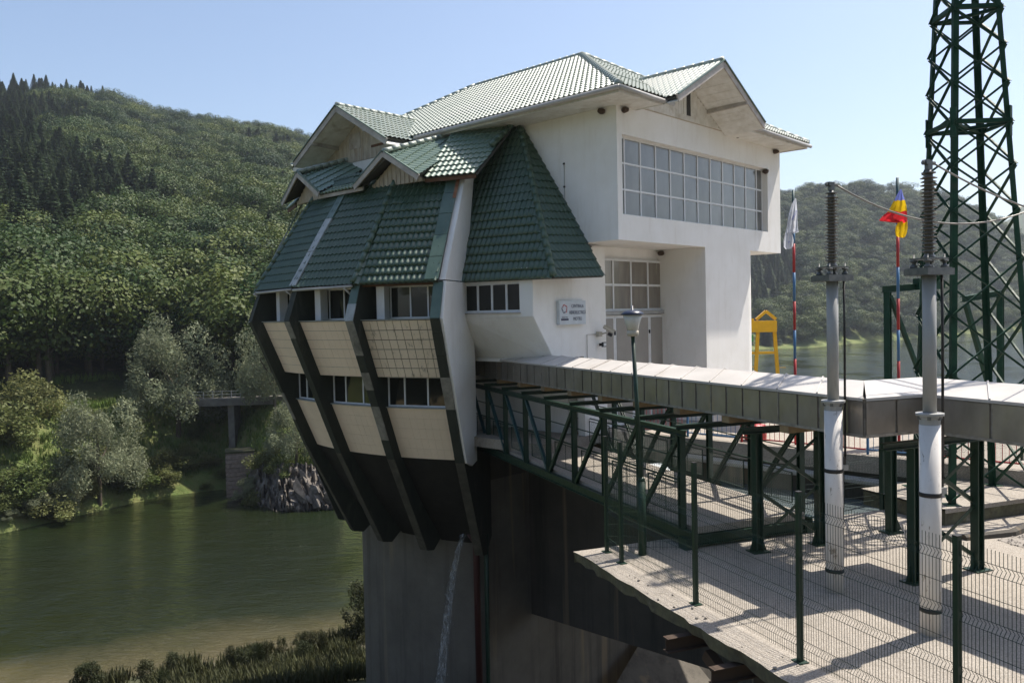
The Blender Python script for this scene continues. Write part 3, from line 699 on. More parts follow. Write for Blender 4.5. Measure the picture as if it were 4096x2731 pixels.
for a_ in azs:
    rb = tab(BANK, a_); rc = tab(RC, a_)
    rs = [rb - 30, rb - 8, rb - 2] + [rb + 1.5 * i for i in range(14)] + [rb + 21 + (rc - rb - 21) * (i / 34) ** 1.25 for i in range(1, 35)] + [rc + 60, rc + 200, rc + 500]
    rows.append([V((r_ * math.sin(R(a_)), r_ * math.cos(R(a_)), height(a_, r_))) for r_ in rs])
mb.grid(rows); structure(mb, 'hillside', M['hill'], True)
# unseen hill added behind the camera to block sky light, lowered on one side
mb = MB(); rows = []
for i in range(33):
    a_ = 96 + i * 5.6; rows.append([V((r_ * math.sin(R(a_)) + 1, r_ * math.cos(R(a_)) - 3, z_ + mnoise.noise(V((i * .7, r_ * .1, 0))) * r_ * .03 - max(0, z_) * (.85 if a_ > 190 else 0))) for r_, z_ in ((7, -5.4), (12, -2.2), (22, 4), (45, 18), (90, 48), (160, 92), (260, 120))])
mb.grid(rows); structure(mb, 'sky_block_hill', M['hill'], True)
# unseen grassy slope added below the camera to bounce warm light onto the nose
M['bounce_grass'] = surf('bounce_slope_grass', (.30, .24, .14), (.20, .17, .09), .8, .95, bs=.6, bscale=3)
mb = MB(); mb.grid([[V((x_, y_ + x_ * .12, z_ + mnoise.noise(V((x_ * .2, y_ * .2, 4))) * .4)) for x_ in (-75, -60, -45, -32, -20, -10, -3)] for y_, z_ in ((-40, -6.5), (-10, -6.5), (2, -7.2), (14, -13), (26, -18.5), (40, -21.6), (44, -22.6))])
structure(mb, 'bounce_slope', M['bounce_grass'], True)
# far blue ridges behind the lake
mb = MB(); rows = []
for i in range(60):
    a_ = 8 + i * 1.0; h_ = (.108 + .018 * math.sin(i * .5) + .012 * math.sin(i * 1.3 + 1)) * 2300
    rows.append([V((r_ * math.sin(R(a_)), r_ * math.cos(R(a_)), z_)) for r_, z_ in ((1500, -25), (1900, h_ * .55), (2300, h_), (2800, h_ * .8))])
mb.grid(rows); structure(mb, 'far_ridge', M['hill'], True)
# water
def water_mat():
    m, t, b = mk('river_water'); pv = pos(t)
    # sandy shallows along the near shore show through
    sx = nd(t, 'ShaderNodeSeparateXYZ'); t.links.new(nd(t, 'ShaderNodeNewGeometry').outputs['Position'], sx.inputs[0])
    def lin(ax_, ay_, c0):
        a = nd(t, 'ShaderNodeMath', operation='MULTIPLY'); t.links.new(sx.outputs[0], a.inputs[0]); a.inputs[1].default_value = ax_
        b_ = nd(t, 'ShaderNodeMath', operation='MULTIPLY_ADD'); t.links.new(sx.outputs[1], b_.inputs[0]); b_.inputs[1].default_value = ay_; t.links.new(a.outputs[0], b_.inputs[2])
        c_ = nd(t, 'ShaderNodeMath', operation='ADD'); t.links.new(b_.outputs[0], c_.inputs[0]); c_.inputs[1].default_value = c0; return c_.outputs[0]
    dist = lin(-.385, .923, -55.8)          # metres out from the near shore line
    wob = nd(t, 'ShaderNodeMath', operation='MULTIPLY_ADD'); t.links.new(noise(t, pv, .12, 3), wob.inputs[0]); wob.inputs[1].default_value = 9; t.links.new(dist, wob.inputs[2])
    mr = nd(t, 'ShaderNodeMapRange'); t.links.new(wob.outputs[0], mr.inputs[0]); mr.inputs[1].default_value = 3.5; mr.inputs[2].default_value = 19.5
    c = ramp(t, mr.outputs[0], [(0, (.11, .092, .055)), (.25, (.07, .062, .03)), (.55, (.016, .02, .007)), (1, (.010, .0135, .004))])
    c2 = mixc(t, ramp(t, noise(t, pv, .035, 3), [(.4, 0), (.65, 1)]), c, (.011, .019, .008))
    far = nd(t, 'ShaderNodeMapRange'); t.links.new(sx.outputs[1], far.inputs[0]); far.inputs[1].default_value = 70; far.inputs[2].default_value = 95
    c = mixc(t, far.outputs[0], c, c2)
    t.links.new(c, b.inputs['Base Color']); b.inputs['Roughness'].default_value = .06; b.inputs['IOR'].default_value = 1.33
    w1 = noise(t, pos(t, (1.0, 2.4, 1)), 1.1, 4, .6, .6); w2 = noise(t, pos(t, (.35, .9, 1)), .5, 3, .5, .8)
    ad = nd(t, 'ShaderNodeMath', operation='ADD'); t.links.new(w1, ad.inputs[0])
    ms = nd(t, 'ShaderNodeMath', operation='MULTIPLY'); t.links.new(w2, ms.inputs[0]); ms.inputs[1].default_value = 1.6; t.links.new(ms.outputs[0], ad.inputs[1])
    gate = nd(t, 'ShaderNodeMath', operation='MULTIPLY'); t.links.new(ad.outputs[0], gate.inputs[0])
    t.links.new(ramp(t, noise(t, pos(t, (1, .6, 1)), .05, 3), [(.38, .12), (.62, 1.0)]), gate.inputs[1])
    bump(t, b, gate.outputs[0], .9, .34); return m
M['water'] = water_mat()
mb = MB(); mb.poly([V((-1400, -200, WATER)), V((2600, -200, WATER)), V((2600, 2600, WATER)), V((-1400, 2600, WATER))])
structure(mb, 'water', M['water'])
# near bank below the station
SH = [(-70, 33), (-40, 44), (-28, 49.3), (-21, 52.4), (-16, 54.4), (-11, 56.3), (-7, 57.5), (-2, 58)]
def bank_mat():
    m, t, b = mk('sandy_bank'); pv = pos(t)
    c = mixc(t, ramp(t, noise(t, pv, .8, 6), [(.35, 0), (.65, 1)]), (.15, .125, .09), (.085, .072, .045))
    c = mixc(t, ramp(t, noise(t, pv, .35, 5), [(.30, 0), (.48, .9)]), c, (.035, .042, .014))
    t.links.new(c, b.inputs['Base Color']); b.inputs['Roughness'].default_value = .95; bump(t, b, noise(t, pv, 6, 7), .7, .08); return m
M['bank'] = bank_mat()
mb = MB(); rows = []
for x_, y_ in SH:
    row = []
    for d, z_ in ((3, -.8), (0.6, -.12), (-.8, .12), (-3, .5), (-7, 1.2), (-14, 3.2), (-26, 7), (-50, 13)):
        jit = mnoise.noise(V((x_ * .3, d * .3, 0))) * .6
        row.append(V((x_ + jit * .4, y_ + d + jit * .5, WATER + z_ + (jit * .25 if d < 0 else 0))))
    rows.append(row)
mb.grid(rows); structure(mb, 'river_bank', M['bank'], True)

# ---- foliage
def leaf_mat(name, c1, c2, trans=.2, nscale=.5):
    m, t, b = mk(name)
    oi = nd(t, 'ShaderNodeObjectInfo')
    c = mixc(t, oi.outputs['Random'], c1, c2)
    n1 = noise(t, pos(t, (1, 1, 1), 'object'), nscale, 2)
    hs = nd(t, 'ShaderNodeHueSaturation'); t.links.new(c, hs.inputs['Color'])
    t.links.new(ramp(t, n1, [(.3, .5), (.7, 1.35)]), hs.inputs['Value'])
    rn = nd(t, 'ShaderNodeNewGeometry'); mr = nd(t, 'ShaderNodeMapRange'); t.links.new(rn.outputs['Random Per Island'], mr.inputs[0])
    mr.inputs[3].default_value = .485; mr.inputs[4].default_value = .515; t.links.new(mr.outputs[0], hs.inputs['Hue'])
    b.inputs['Roughness'].default_value = .6; b.inputs['Specular IOR Level'].default_value = .25
    t.links.new(hs.outputs[0], b.inputs['Base Color'])
    tr = nd(t, 'ShaderNodeBsdfTranslucent'); t.links.new(hs.outputs[0], tr.inputs[0])
    mx = nd(t, 'ShaderNodeMixShader'); mx.inputs[0].default_value = trans
    out = t.nodes['Material Output']; t.links.new(b.outputs[0], mx.inputs[1]); t.links.new(tr.outputs[0], mx.inputs[2]); t.links.new(mx.outputs[0], out.inputs[0])
    return m
M['leaf'] = leaf_mat('beech_leaves', (.026, .058, .011), (.105, .135, .026))
M['leaf2'] = leaf_mat('dark_leaves', (.016, .042, .011), (.048, .084, .019))
M['needle'] = leaf_mat('spruce_needles', (.038, .07, .03), (.07, .105, .044), .25)
M['willow'] = leaf_mat('willow_leaves', (.22, .25, .15), (.28, .30, .18), .35, .8)
M['bush'] = leaf_mat('bush_leaves', (.11, .15, .042), (.18, .19, .07), .35, .8)
M['weed'] = leaf_mat('weeds_shade_tone', (.035, .048, .016), (.065, .066, .028), .2, .3)  # shade over the near shore is put into the plant colour
M['bark'] = surf('bark', (.07, .055, .04), (.11, .09, .065), 5, .9, space='object')
def card(vs_, fs, p, nrm, sz, rnd, asp=1.0):
    """one leaf spray: a small folded quad"""
    t_ = nrm.cross(V((rnd.uniform(-1, 1), rnd.uniform(-1, 1), rnd.uniform(-1, 1))))
    if t_.length < 1e-3: t_ = nrm.orthogonal()
    t_.normalize(); b_ = nrm.cross(t_); i = len(vs_); a = sz * .5; c = a * asp
    vs_ += [p - t_ * a, p + b_ * c * rnd.uniform(.5, 1), p + t_ * a, p - b_ * c * rnd.uniform(.5, 1)]
    fs.append((i, i + 1, i + 2, i + 3))
def crown(kind, seed, n, card_sz):
    rnd = random.Random(seed); vs_, fs = [], []
    def rdir():
        while True:
            d = V((rnd.uniform(-1, 1), rnd.uniform(-1, 1), rnd.uniform(-1, 1)))
            if .05 < d.length < 1: return d.normalized()
    if kind == 'broad':
        lobes = [(V((rnd.gauss(0, .17), rnd.gauss(0, .17), rnd.uniform(.36, .80))), rnd.uniform(.13, .25)) for _ in range(14)] + [(V((0, 0, .55)), .27), (V((0, 0, .34)), .22)]
        tot = sum(r_ * r_ for _, r_ in lobes)
        for c, r_ in lobes:
            for _ in range(int(n * r_ * r_ / tot)):
                d = rdir()
                if d.z < -.35 and rnd.random() < .6: continue
                rr = r_ * rnd.uniform(.72, 1.1); p = c + V((d.x, d.y, d.z * .85)) * rr
                card(vs_, fs, p, (d * 1.0 + rdir() * .5 + V((0, 0, .25))).normalized(), card_sz * rnd.uniform(.6, 1.3), rnd)
    elif kind == 'spruce':
        for _ in range(n):
            z_ = rnd.random() ** 1.25; lay = (z_ * 15) % 1.0
            r_ = (1 - z_) * .20 * (.55 + .6 * (1 - lay)) + .008; a = rnd.uniform(0, 6.283); q = rnd.random() ** .5
            p = V((math.cos(a) * r_ * q, math.sin(a) * r_ * q, .08 + z_ * .92 - r_ * q * .35))
            card(vs_, fs, p, V((math.cos(a) * .5 + rnd.gauss(0, .3), math.sin(a) * .5 + rnd.gauss(0, .3), .8)).normalized(), card_sz * rnd.uniform(.6, 1.3) * (1.2 - .6 * z_), rnd, .6)
    elif kind == 'willow':
        lobes = []
        for i in range(46):
            a = rnd.uniform(0, 6.283); q = rnd.random() ** .5; zc = rnd.uniform(.26, .86); rad = .40 * math.sin(min(1, (1 - zc) * 1.25 + .14) * 1.75) * q
            lobes.append((V((math.cos(a) * rad, math.sin(a) * rad, zc)), rnd.uniform(.055, .115)))
        tot = sum(r_ ** 2 for _, r_ in lobes)
        for c, r_ in lobes:
            for _ in range(int(n * r_ ** 2 / tot)):
                d = rdir(); p = c + V((d.x, d.y, d.z * 1.25)) * r_ * rnd.uniform(.5, 1.15)
                card(vs_, fs, p, (d * .6 + rdir()).normalized(), card_sz * rnd.uniform(.6, 1.4), rnd, .38)
    elif kind == 'bush':
        lobes = []
        for _ in range(16):
            a = rnd.uniform(0, 6.283); q = rnd.uniform(0, .42); lobes.append((V((math.cos(a) * q, math.sin(a) * q, rnd.uniform(.12, .72 - q * .7))), rnd.uniform(.10, .22)))
        for c, r_ in lobes:
            for _ in range(n // 16):
                d = rdir(); p = c + d * r_ * rnd.uniform(.55, 1.15); p.z = max(.0, p.z)
                card(vs_, fs, p, (d * .6 + rdir()).normalized(), card_sz * rnd.uniform(.5, 1.4), rnd, .6)
    me = bpy.data.meshes.new('crown'); me.from_pydata([tuple(p) for p in vs_], [], fs); return me
def trunk_mesh(kind, seed):
    rnd = random.Random(seed); mb = MB()
    if kind == 'spruce': mb.tube([V((0, 0, -.05)), V((0, 0, .5)), V((0, 0, .97))], [.013, .009, .002], 6)
    else:
        top = .62
        mb.tube([V((0, 0, -.06)), V((.006, .004, .2)), V((-.01, .008, .42)), V((0, 0, top))], [.024, .018, .012, .004], 7)
        for i in range(6):
            a = i * 1.05 + rnd.uniform(-.3, .3); z0 = rnd.uniform(.18, .45); ln = rnd.uniform(.18, .30)
            mb.tube([V((0, 0, z0)), V((math.cos(a) * ln * .5, math.sin(a) * ln * .5, z0 + ln * .45)), V((math.cos(a) * ln, math.sin(a) * ln, z0 + ln))], [.009, .006, .002], 5)
    return mb.mesh('trunk', M['bark'])
def proto(kind, seed, n, sz, mat):
    me = crown(kind, seed, n, sz); me.materials.append(mat); return me, trunk_mesh(kind, seed)
PB = [proto('broad', s, 5200, .036, M['leaf'] if s % 3 else M['leaf2']) for s in range(6)]
PS = [proto('spruce', 20 + s, 3600, .042, M['needle']) for s in range(3)]
PW = [proto('willow', 40 + s, 17000, .030, M['willow']) for s in range(3)]
PU = [proto('bush', 60 + s, 5200, .05, M['bush']) for s in range(3)]
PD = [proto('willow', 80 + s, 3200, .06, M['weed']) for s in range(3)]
def place_tree(pr, x_, y_, z_, h_, wd, label, cat, group=None, name='tree', trunk=True):
    o = thing(name, label, cat, (x_, y_, z_), group, random.uniform(0, 6.28)); o.scale = (h_ * wd, h_ * wd, h_)
    c = bpy.data.objects.new('crown', pr[0]); COL.objects.link(c); c.parent = o
    if trunk: t_ = bpy.data.objects.new('trunk', pr[1]); COL.objects.link(t_); t_.parent = o
    return o
# scatter the woods
rnd = random.Random(11); trees = []
def woods(a0_, a1_, step_near, step_far, rlim=None, off=26):
    a_ = a0_
    while a_ < a1_:
        rb = tab(BANK, a_); rc = tab(RC, a_); r_ = rb + off; last = 0
        while r_ < rc + 35:
            st = step_near + (step_far - step_near) * (r_ - rb) / (rc - rb)
            aa = a_ + rnd.uniform(-.5, .5) * math.degrees(st / r_); rr = r_ + rnd.uniform(-.4, .4) * st
            if rnd.random() < .96: trees.append((aa, rr))
            r_ += st
        a_ += math.degrees(((step_near + step_far) * .5) / (rb + (rc - rb) * .55)) * .62
woods(-46, -8, 5.6, 9.0); woods(-8, 15, 10, 14); woods(15, 38, 8.2, 11.5, off=10)
info = []
for aa, rr in trees:
    x_, y_ = rr * math.sin(R(aa)), rr * math.cos(R(aa)); z_ = height(aa, rr)
    d = rr - tab(BANK, aa)
    nz = mnoise.noise(V((x_ * .011, y_ * .011, 7)))
    if aa < -8: con = (aa < -25.9 + nz * 9 and rr > 190 + 60 * mnoise.noise(V((aa, 0, 5))) and nz > -.38) or (nz > .34 and 230 < rr < 480 and rnd.random() < .6) or rnd.random() < .02
    else: con = (aa < 19.3 and aa > 14 and rr < tab(RC, aa) - 130 and nz > -.1) or rnd.random() < .02
    if con: h_ = rnd.uniform(9.5, 15.5); k = rnd.randrange(3); wd = rnd.uniform(1.5, 2.1)
    else:
        h_ = rnd.choice((rnd.uniform(6.5, 10), rnd.uniform(9, 13), rnd.uniform(12, 16))) * (1.0 if aa < 0 else 1.15); k = rnd.randrange(6); wd = rnd.uniform(.95, 1.25)
        if aa < 0 and d < 60: h_ *= 1.12
    info.append((aa, rr, x_, y_, z_, h_, k, wd, con))
vis = sorted([i for i in info if -33.5 < i[0] < -11.5 or 16.5 < i[0] < 33], key=lambda i: -i[5] / i[1])
indiv = vis[:290]; ids = set(id(i) for i in indiv)
for (aa, rr, x_, y_, z_, h_, k, wd, con) in indiv:
    if con: place_tree(PS[k], x_, y_, z_ - .3, h_, wd, 'dark spruce among the woods on the slope across the river', 'spruce', 'spruces on the wooded slope', 'spruce_tree')
    elif k % 3 == 0: place_tree(PB[k], x_, y_, z_ - .3, h_, wd, 'dark green leafy tree in the woods above the riverside road', 'tree', 'dark leafy trees on the wooded slope', 'leafy_tree')
    else: place_tree(PB[k], x_, y_, z_ - .3, h_, wd, 'olive green leafy tree in the woods above the riverside road', 'tree', 'olive leafy trees on the wooded slope', 'leafy_tree')
# the rest of the woods: one mass, instanced
pc = bpy.data.collections.new('woodland_kinds')
for i, pr in enumerate(PB + PS):
    bm = bmesh.new(); bm.from_mesh(pr[0]); me = bpy.data.meshes.new('woodland_kind'); bm.to_mesh(me); bm.free(); me.materials.append(pr[0].materials[0])
    ob = bpy.data.objects.new('woodland_kind_%02d' % i, me); pc.objects.link(ob)
rest = [i for i in info if id(i) not in ids]
me = bpy.data.meshes.new('woodland'); me.from_pydata([(i[2], i[3], i[4] - .3) for i in rest], [], [])
for nm, typ, vals in (('kind_i', 'INT', [(i[6] if not i[8] else 6 + i[6]) for i in rest]), ('rot', 'FLOAT', [rnd.uniform(0, 6.28) for i in rest])):
    at = me.attributes.new(nm, typ, 'POINT'); at.data.foreach_set('value', vals)
at = me.attributes.new('scl', 'FLOAT_VECTOR', 'POINT'); at.data.foreach_set('vector', [c for i in rest for c in (i[5] * i[7], i[5] * i[7], i[5])])
wo = bpy.data.objects.new('woodland', me); COL.objects.link(wo); tag(wo, 'distant mixed woods covering the hills', 'woods', None, 'stuff')
gn = bpy.data.node_groups.new('woodland_scatter', 'GeometryNodeTree')
gn.interface.new_socket('Geometry', in_out='INPUT', socket_type='NodeSocketGeometry'); gn.interface.new_socket('Geometry', in_out='OUTPUT', socket_type='NodeSocketGeometry')
gi = gn.nodes.new('NodeGroupInput'); go = gn.nodes.new('NodeGroupOutput'); ip = gn.nodes.new('GeometryNodeInstanceOnPoints'); ci = gn.nodes.new('GeometryNodeCollectionInfo')
ci.inputs['Collection'].default_value = pc; ci.inputs['Separate Children'].default_value = True; ci.inputs['Reset Children'].default_value = True
def attr(nm, typ): n = gn.nodes.new('GeometryNodeInputNamedAttribute'); n.data_type = typ; n.inputs[0].default_value = nm; return n.outputs[0]
cx = gn.nodes.new('ShaderNodeCombineXYZ'); gn.links.new(attr('rot', 'FLOAT'), cx.inputs[2])
er = gn.nodes.new('FunctionNodeEulerToRotation'); gn.links.new(cx.outputs[0], er.inputs[0])
ip.inputs['Pick Instance'].default_value = True
gn.links.new(gi.outputs[0], ip.inputs['Points']); gn.links.new(ci.outputs[0], ip.inputs['Instance']); gn.links.new(attr('kind_i', 'INT'), ip.inputs['Instance Index'])
gn.links.new(er.outputs[0], ip.inputs['Rotation']); gn.links.new(attr('scl', 'FLOAT_VECTOR'), ip.inputs['Scale']); gn.links.new(ip.outputs[0], go.inputs[0])
md = wo.modifiers.new('scatter', 'NODES'); md.node_group = gn

# riverside willows and shrubs
def bearing(a_, r_):                         # degrees east of the view axis and metres out
    return r_ * math.sin(R(a_)), r_ * math.cos(R(a_))
for ba, r_, h_, wd, lab in ((-22.09, 121, 17.5, .92, 'tall rounded willow with a dark trunk on the grassy bank beside the bridge'),
                            (-26.75, 109, 14.0, .9, 'broad grey-green willow growing at the river edge'),
                            (-16.03, 111, 17.0, .62, 'slim willow growing above the rocks beside the bridge'),
                            (-14.8, 104, 9.0, .95, 'low willow leaning over the rocks under the leaning ribs'),
                            (-33.6, 116, 8.5, .9, 'small willow past the overhanging shrub on the far bank')):
    x_, y_ = bearing(ba, r_); k = int(-ba * 7) % 3
    place_tree(PW[k], x_, y_, ground_at(x_, y_) - .5, h_, wd, lab, 'willow', None, 'willow_tree')
for ba, r_, h_, wd, lab in ((-30.78, 106, 6.0, 1.5, 'bushy shrub overhanging the water at the far bank'), (-29.32, 105.5, 5.0, 1.5, 'shrub with pale twigs dipping into the river'), (-31.44, 113, 7.5, 1.3, 'rust tinged shrub below the dark trees'),
                            (-28.28, 110, 5.5, 1.2, 'round shrub at the foot of the broad willow'), (-25.04, 111.5, 5.2, 1.3, 'dense green shrub at the water line below the willow'), 
                            (-22.86, 116, 4.0, 1.3, 'grey-green shrub on the grassy bank'), (-21.75, 116, 2.6, 1.7, 'low spreading shrub on the grassy bank'), (-20.32, 116.5, 2.6, 1.7, 'low shrub near the stone pillar'), (-20.97, 121, 2.5, 1.6, 'small shrub in the grass beneath the tall willow'),
                            (-15.7, 102.5, 4.0, 1.3, 'dark shrub on top of the rocks'), (-16.81, 106, 4.0, 1.3, 'shrub behind the rocks beside the stone pillar'), (-30.0, 118, 9.0, 1.1, 'tall shrub in front of the dark trees'), (-19.52, 124, 6, 1.3, 'shrub beside the bridge end')):
    x_, y_ = bearing(ba, r_); place_tree(PU[int(-ba * 7) % 3], x_, y_, ground_at(x_, y_) - .3, h_, wd, lab, 'shrub', None, 'shrub', False)
rw = random.Random(21)
for i in range(46):                             # shrubs along the far water line
    ba = -32.5 + i * .335 + rw.uniform(-.15, .15)
    if -24.2 < ba < -18.0 and i % 4: continue
    x_, y_ = bearing(ba, tab(BANK, ba) + rw.uniform(-.3, 5)); hh = rw.uniform(1.6, 4.2)
    place_tree((PU if rw.random() < .7 else PW)[i % 3], x_, y_, ground_at(x_, y_) - .4, hh, rw.uniform(1.1, 1.7), 'low shrub in the fringe of bushes along the far water line', 'shrub', 'shrubs along the far water line', 'shrub', False)
# tufts of bank grass: uncountable
def tufts(name, spots, hmin, hmax, mat, lab, per=14):
    vs_, fs = [], []; rr_ = random.Random(5)
    for (x_, y_, z_) in spots:
        for _ in range(per):
            a = rr_.uniform(0, 6.28); h_ = rr_.uniform(hmin, hmax); ln = rr_.uniform(.1, .5) * h_; o_ = V((x_ + rr_.gauss(0, .25), y_ + rr_.gauss(0, .25), z_ - .05)); w_ = .035 + .02 * h_
            s_ = V((-math.sin(a), math.cos(a), 0)) * w_; d_ = V((math.cos(a), math.sin(a), 0)); i = len(vs_)
            vs_ += [o_ - s_, o_ + s_, o_ + d_ * ln * .4 + s_ * .8 + Z * h_ * .6, o_ + d_ * ln * .4 - s_ * .8 + Z * h_ * .6, o_ + d_ * ln + Z * h_]
            fs += [(i, i + 1, i + 2, i + 3), (i + 3, i + 2, i + 4)]
    me = bpy.data.meshes.new(name); me.from_pydata([tuple(p) for p in vs_], [], fs); me.materials.append(mat)
    o = bpy.data.objects.new(name, me); COL.objects.link(o); return tag(o, lab, 'grass', None, 'stuff')
M['grass'] = leaf_mat('grass_blades', (.11, .165, .035), (.11, .165, .035), .3, .12)
sp = []
for _ in range(2600):
    a_ = random.uniform(-33, -11); r_ = tab(BANK, a_) + random.uniform(1.5, 26); x_, y_ = r_ * math.sin(R(a_)), r_ * math.cos(R(a_)); sp.append((x_, y_, ground_at(x_, y_)))
tufts('bank_grass', sp, .3, 1.0, M['grass'], 'rough green grass on the far river bank', 10)
sp = []
for _ in range(4200):
    x_ = random.uniform(-34, -7); ys = 49.3 + (x_ + 28) * .44; d = random.uniform(.2, 18)
    if mnoise.noise(V((x_ * .35, d * .35, 2))) < -.02 + max(0, (-x_ - 19) * .045) - max(0, (d - 4) * .06): continue
    sp.append((x_, ys - d, WATER + .1 + (d * .16 if d < 7 else 1.12 + (d - 7) * .29)))
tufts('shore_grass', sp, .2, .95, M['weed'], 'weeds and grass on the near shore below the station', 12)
place_tree(PD[0], -10.6, 55.2, WATER + .2, 4.2, .8, 'tall leafy shrub, coloured dark for shade, against the foot of the pier', 'shrub', None, 'shrub', False)
rs_ = random.Random(17)
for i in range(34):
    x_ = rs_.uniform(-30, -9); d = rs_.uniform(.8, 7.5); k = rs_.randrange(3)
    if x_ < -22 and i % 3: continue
    place_tree(PD[k], x_, 49.3 + (x_ + 28) * .44 - d, WATER + .05 + d * .14, rs_.uniform(.6, 1.9), rs_.uniform(.5, 1.3), 'ragged weed clump, coloured dark for shade, on the near shore below the station', 'weed', 'weed clumps on the near shore', 'weed_clump', False)

# ---- bridge on the far bank, stone pillar, rocks
bz = -10.35; b0 = V((-44, 110.6, bz)); b1 = V((-8, 114, bz)); bd_ = (b1 - b0).normalized(); bn_ = V((-bd_.y, bd_.x, 0))
M['old_conc'] = surf('old_bridge_concrete', (.17, .16, .14), (.11, .10, .09), 1.0, .9, bs=.4, bscale=6)
BR = thing('road_bridge', 'small concrete road bridge with a pipe railing behind the riverside willows', 'bridge', b0)
MB().bar(b0 - Z * .45, b1 - Z * .45, 4.5, .9).build('deck', M['old_conc'], BR)
MB().bar(b0 + bn_ * -2.0 + Z * .05, b1 + bn_ * -2.0 + Z * .05, .35, .2).build('kerb', M['fin_bare'], BR)
for t_ in (.18, .42): MB().box(b0.lerp(b1, t_) - Z * 4.2, .8, 3.6, 7.4, bd_, bn_, Z).build('abutment', M['old_conc'], BR)
for i in range(19):
    p = b0.lerp(b1, .02 + i * .033) - bn_ * 2.0; MB().box(p + Z * .55, .09, .09, 1.0, bd_, bn_, Z).build('railing_post', M['grey_paint'], BR)
for hz in (.6, 1.0): MB().bar(b0.lerp(b1, .02) - bn_ * 2.0 + Z * hz, b0.lerp(b1, .614) - bn_ * 2.0 + Z * hz, .06, .06).build('rail', M['grey_paint'], BR)
M['stone'] = surf('rubble_stone', (.30, .24, .20), (.20, .155, .125), 3.2, .9, bs=.9, bscale=5, c3=(.13, .10, .08))
sx_, sy_ = bearing(-18.36, 110.5); sz_ = WATER - 1.0
SP = thing('stone_pillar', 'squat rubble stone pillar left standing in front of the bridge', 'pillar', (sx_, sy_, sz_))
rd = random.Random(3); fx = V((math.cos(R(18)), math.sin(R(18)), 0)); fy = V((-fx.y, fx.x, 0)); c0_ = V((sx_, sy_, sz_))
MB().box(c0_ + Z * 3.2, 3.3, 3.3, 6.4, fx, fy, Z).build('core', M['stone'], SP)
for face in range(2):
    e_, n_ = (fx, -fy) if face == 0 else (fy, -fx)
    for j in range(11):
        x_ = -1.65
        while x_ < 1.62:
            w_ = min(rd.uniform(.35, .75), 1.66 - x_)
            MB().box(c0_ + n_ * (1.66 + rd.uniform(0, .05)) + e_ * (x_ + w_ / 2) + Z * (.6 + j * .53), w_ - .05, .16, .46, e_, n_, (Z + n_ * rd.uniform(-.05, .05)).normalized()).build('stone', M['stone'], SP); x_ += w_
MB().box(c0_ + Z * 6.5, 3.6, 3.6, .22, fx, fy, Z).build('cap', M['bank'], SP)
M['rock'] = surf('grey_schist', (.075, .066, .055), (.21, .185, .16), 1.5, .85, c3=(.03, .027, .02), bs=.8, bscale=4)
mb = MB(); rows = []
for j in range(26):
    f = j / 25; row = []
    for i in range(70):
        ba = -18.3 + 6.6 * i / 69; q = V((ba * 4.2, f * 3.2, 0)); rid = abs(mnoise.noise(q * 1.3)) + .5 * abs(mnoise.noise(V((ba * 9 + f * 2, f * 2.2, 3))))
        hh = 5.2 * (1 - abs((ba + 15.2) / 3.6) ** 3); zz = WATER - .6 + f * max(.3, hh) + rid * 1.1
        rr_ = tab(BANK, ba) - .8 + f * 3.6 - rid * 2.4; x_, y_ = bearing(ba, rr_); row.append(V((x_, y_, zz)))
    rows.append(row)
mb.grid(rows); mb.single('rock_outcrop', M['rock'], 'fissured dark rock outcrop at the water line below the bridge', 'rock')
for i in range(34):
    ba = -14.9 + (i * 0.618 % 1.0) * 2.5; x_, y_ = bearing(ba, tab(BANK, ba) + rd.uniform(-1.6, .6)); hgt = rd.uniform(.6, 1.9) * (1.3 if ba > -14.6 else .85)
    bm = bmesh.new(); lean = rd.uniform(.25, .6); wx, wy = rd.uniform(.3, .8), rd.uniform(.3, .7)
    for k in range(16):
        q = V((rd.uniform(-1, 1), rd.uniform(-1, 1), rd.uniform(-.5, 1) ** 1)); f = 1.0 - .35 * max(0, q.z)
        bm.verts.new((q.x * wx * f - q.z * hgt * lean, q.y * wy * f, q.z * hgt))
    bmesh.ops.convex_hull(bm, input=bm.verts); bmesh.ops.delete(bm, geom=[v_ for v_ in bm.verts if not v_.link_faces], context='VERTS')
    me = bpy.data.meshes.new('rock'); bm.to_mesh(me); bm.free(); me.materials.append(M['rock'])
    o = bpy.data.objects.new('rock', me); COL.objects.link(o); o.location = (x_, y_, WATER + rd.uniform(-.2, 2.6)); o.rotation_euler = (0, 0, rd.uniform(-.5, .5))
    tag(o, 'jagged pale schist slab rising from the water under the ribs', 'rock', 'schist rocks under the ribs') if ba > -14.8 else tag(o, 'dark schist rock between the stone pillar and the pale slabs', 'rock', 'dark schist rocks')

# ================================================================== yard, deck, footbridge, duct
KC = V((1.23, 17.6, YARD))                  # free corner of the yard slab
def Y_(p_, q_, z_=YARD): return V((KC.x, KC.y, 0)) + pd * p_ + qd * q_ + Z * z_
# yard slab with a broken edge
mb = MB(); rd = random.Random(9); n = 60
edge = [Y_(i * .25, rd.gauss(0, .022)) for i in range(n + 1)]
inner = [Y_(i * .25, .5) for i in range(n + 1)]; low = [e - Z * (.22 + rd.uniform(-.03, .03)) + qd * rd.uniform(.0, .07) for e in edge]
slab = MB().grid([inner, edge]); slab.poly([Y_(0, .5), Y_(0, 24), Y_(15, 24), Y_(15, .5)])
slab.m = 1; slab.grid([edge, low]); slab.grid([low, [Y_(i * .25, .6, YARD - .24) for i in range(n + 1)]]); slab.poly([Y_(0, .6, YARD - .24), Y_(15, .6, YARD - .24), Y_(15, 24, YARD - .24), Y_(0, 24, YARD - .24)])
slab.poly([Y_(0, 0), Y_(0, 24), Y_(0, 24, YARD - .24), Y_(0, 0, YARD - .24)])
YD = structure(slab, 'yard_slab', [M['yard'], M['moss_edge']])
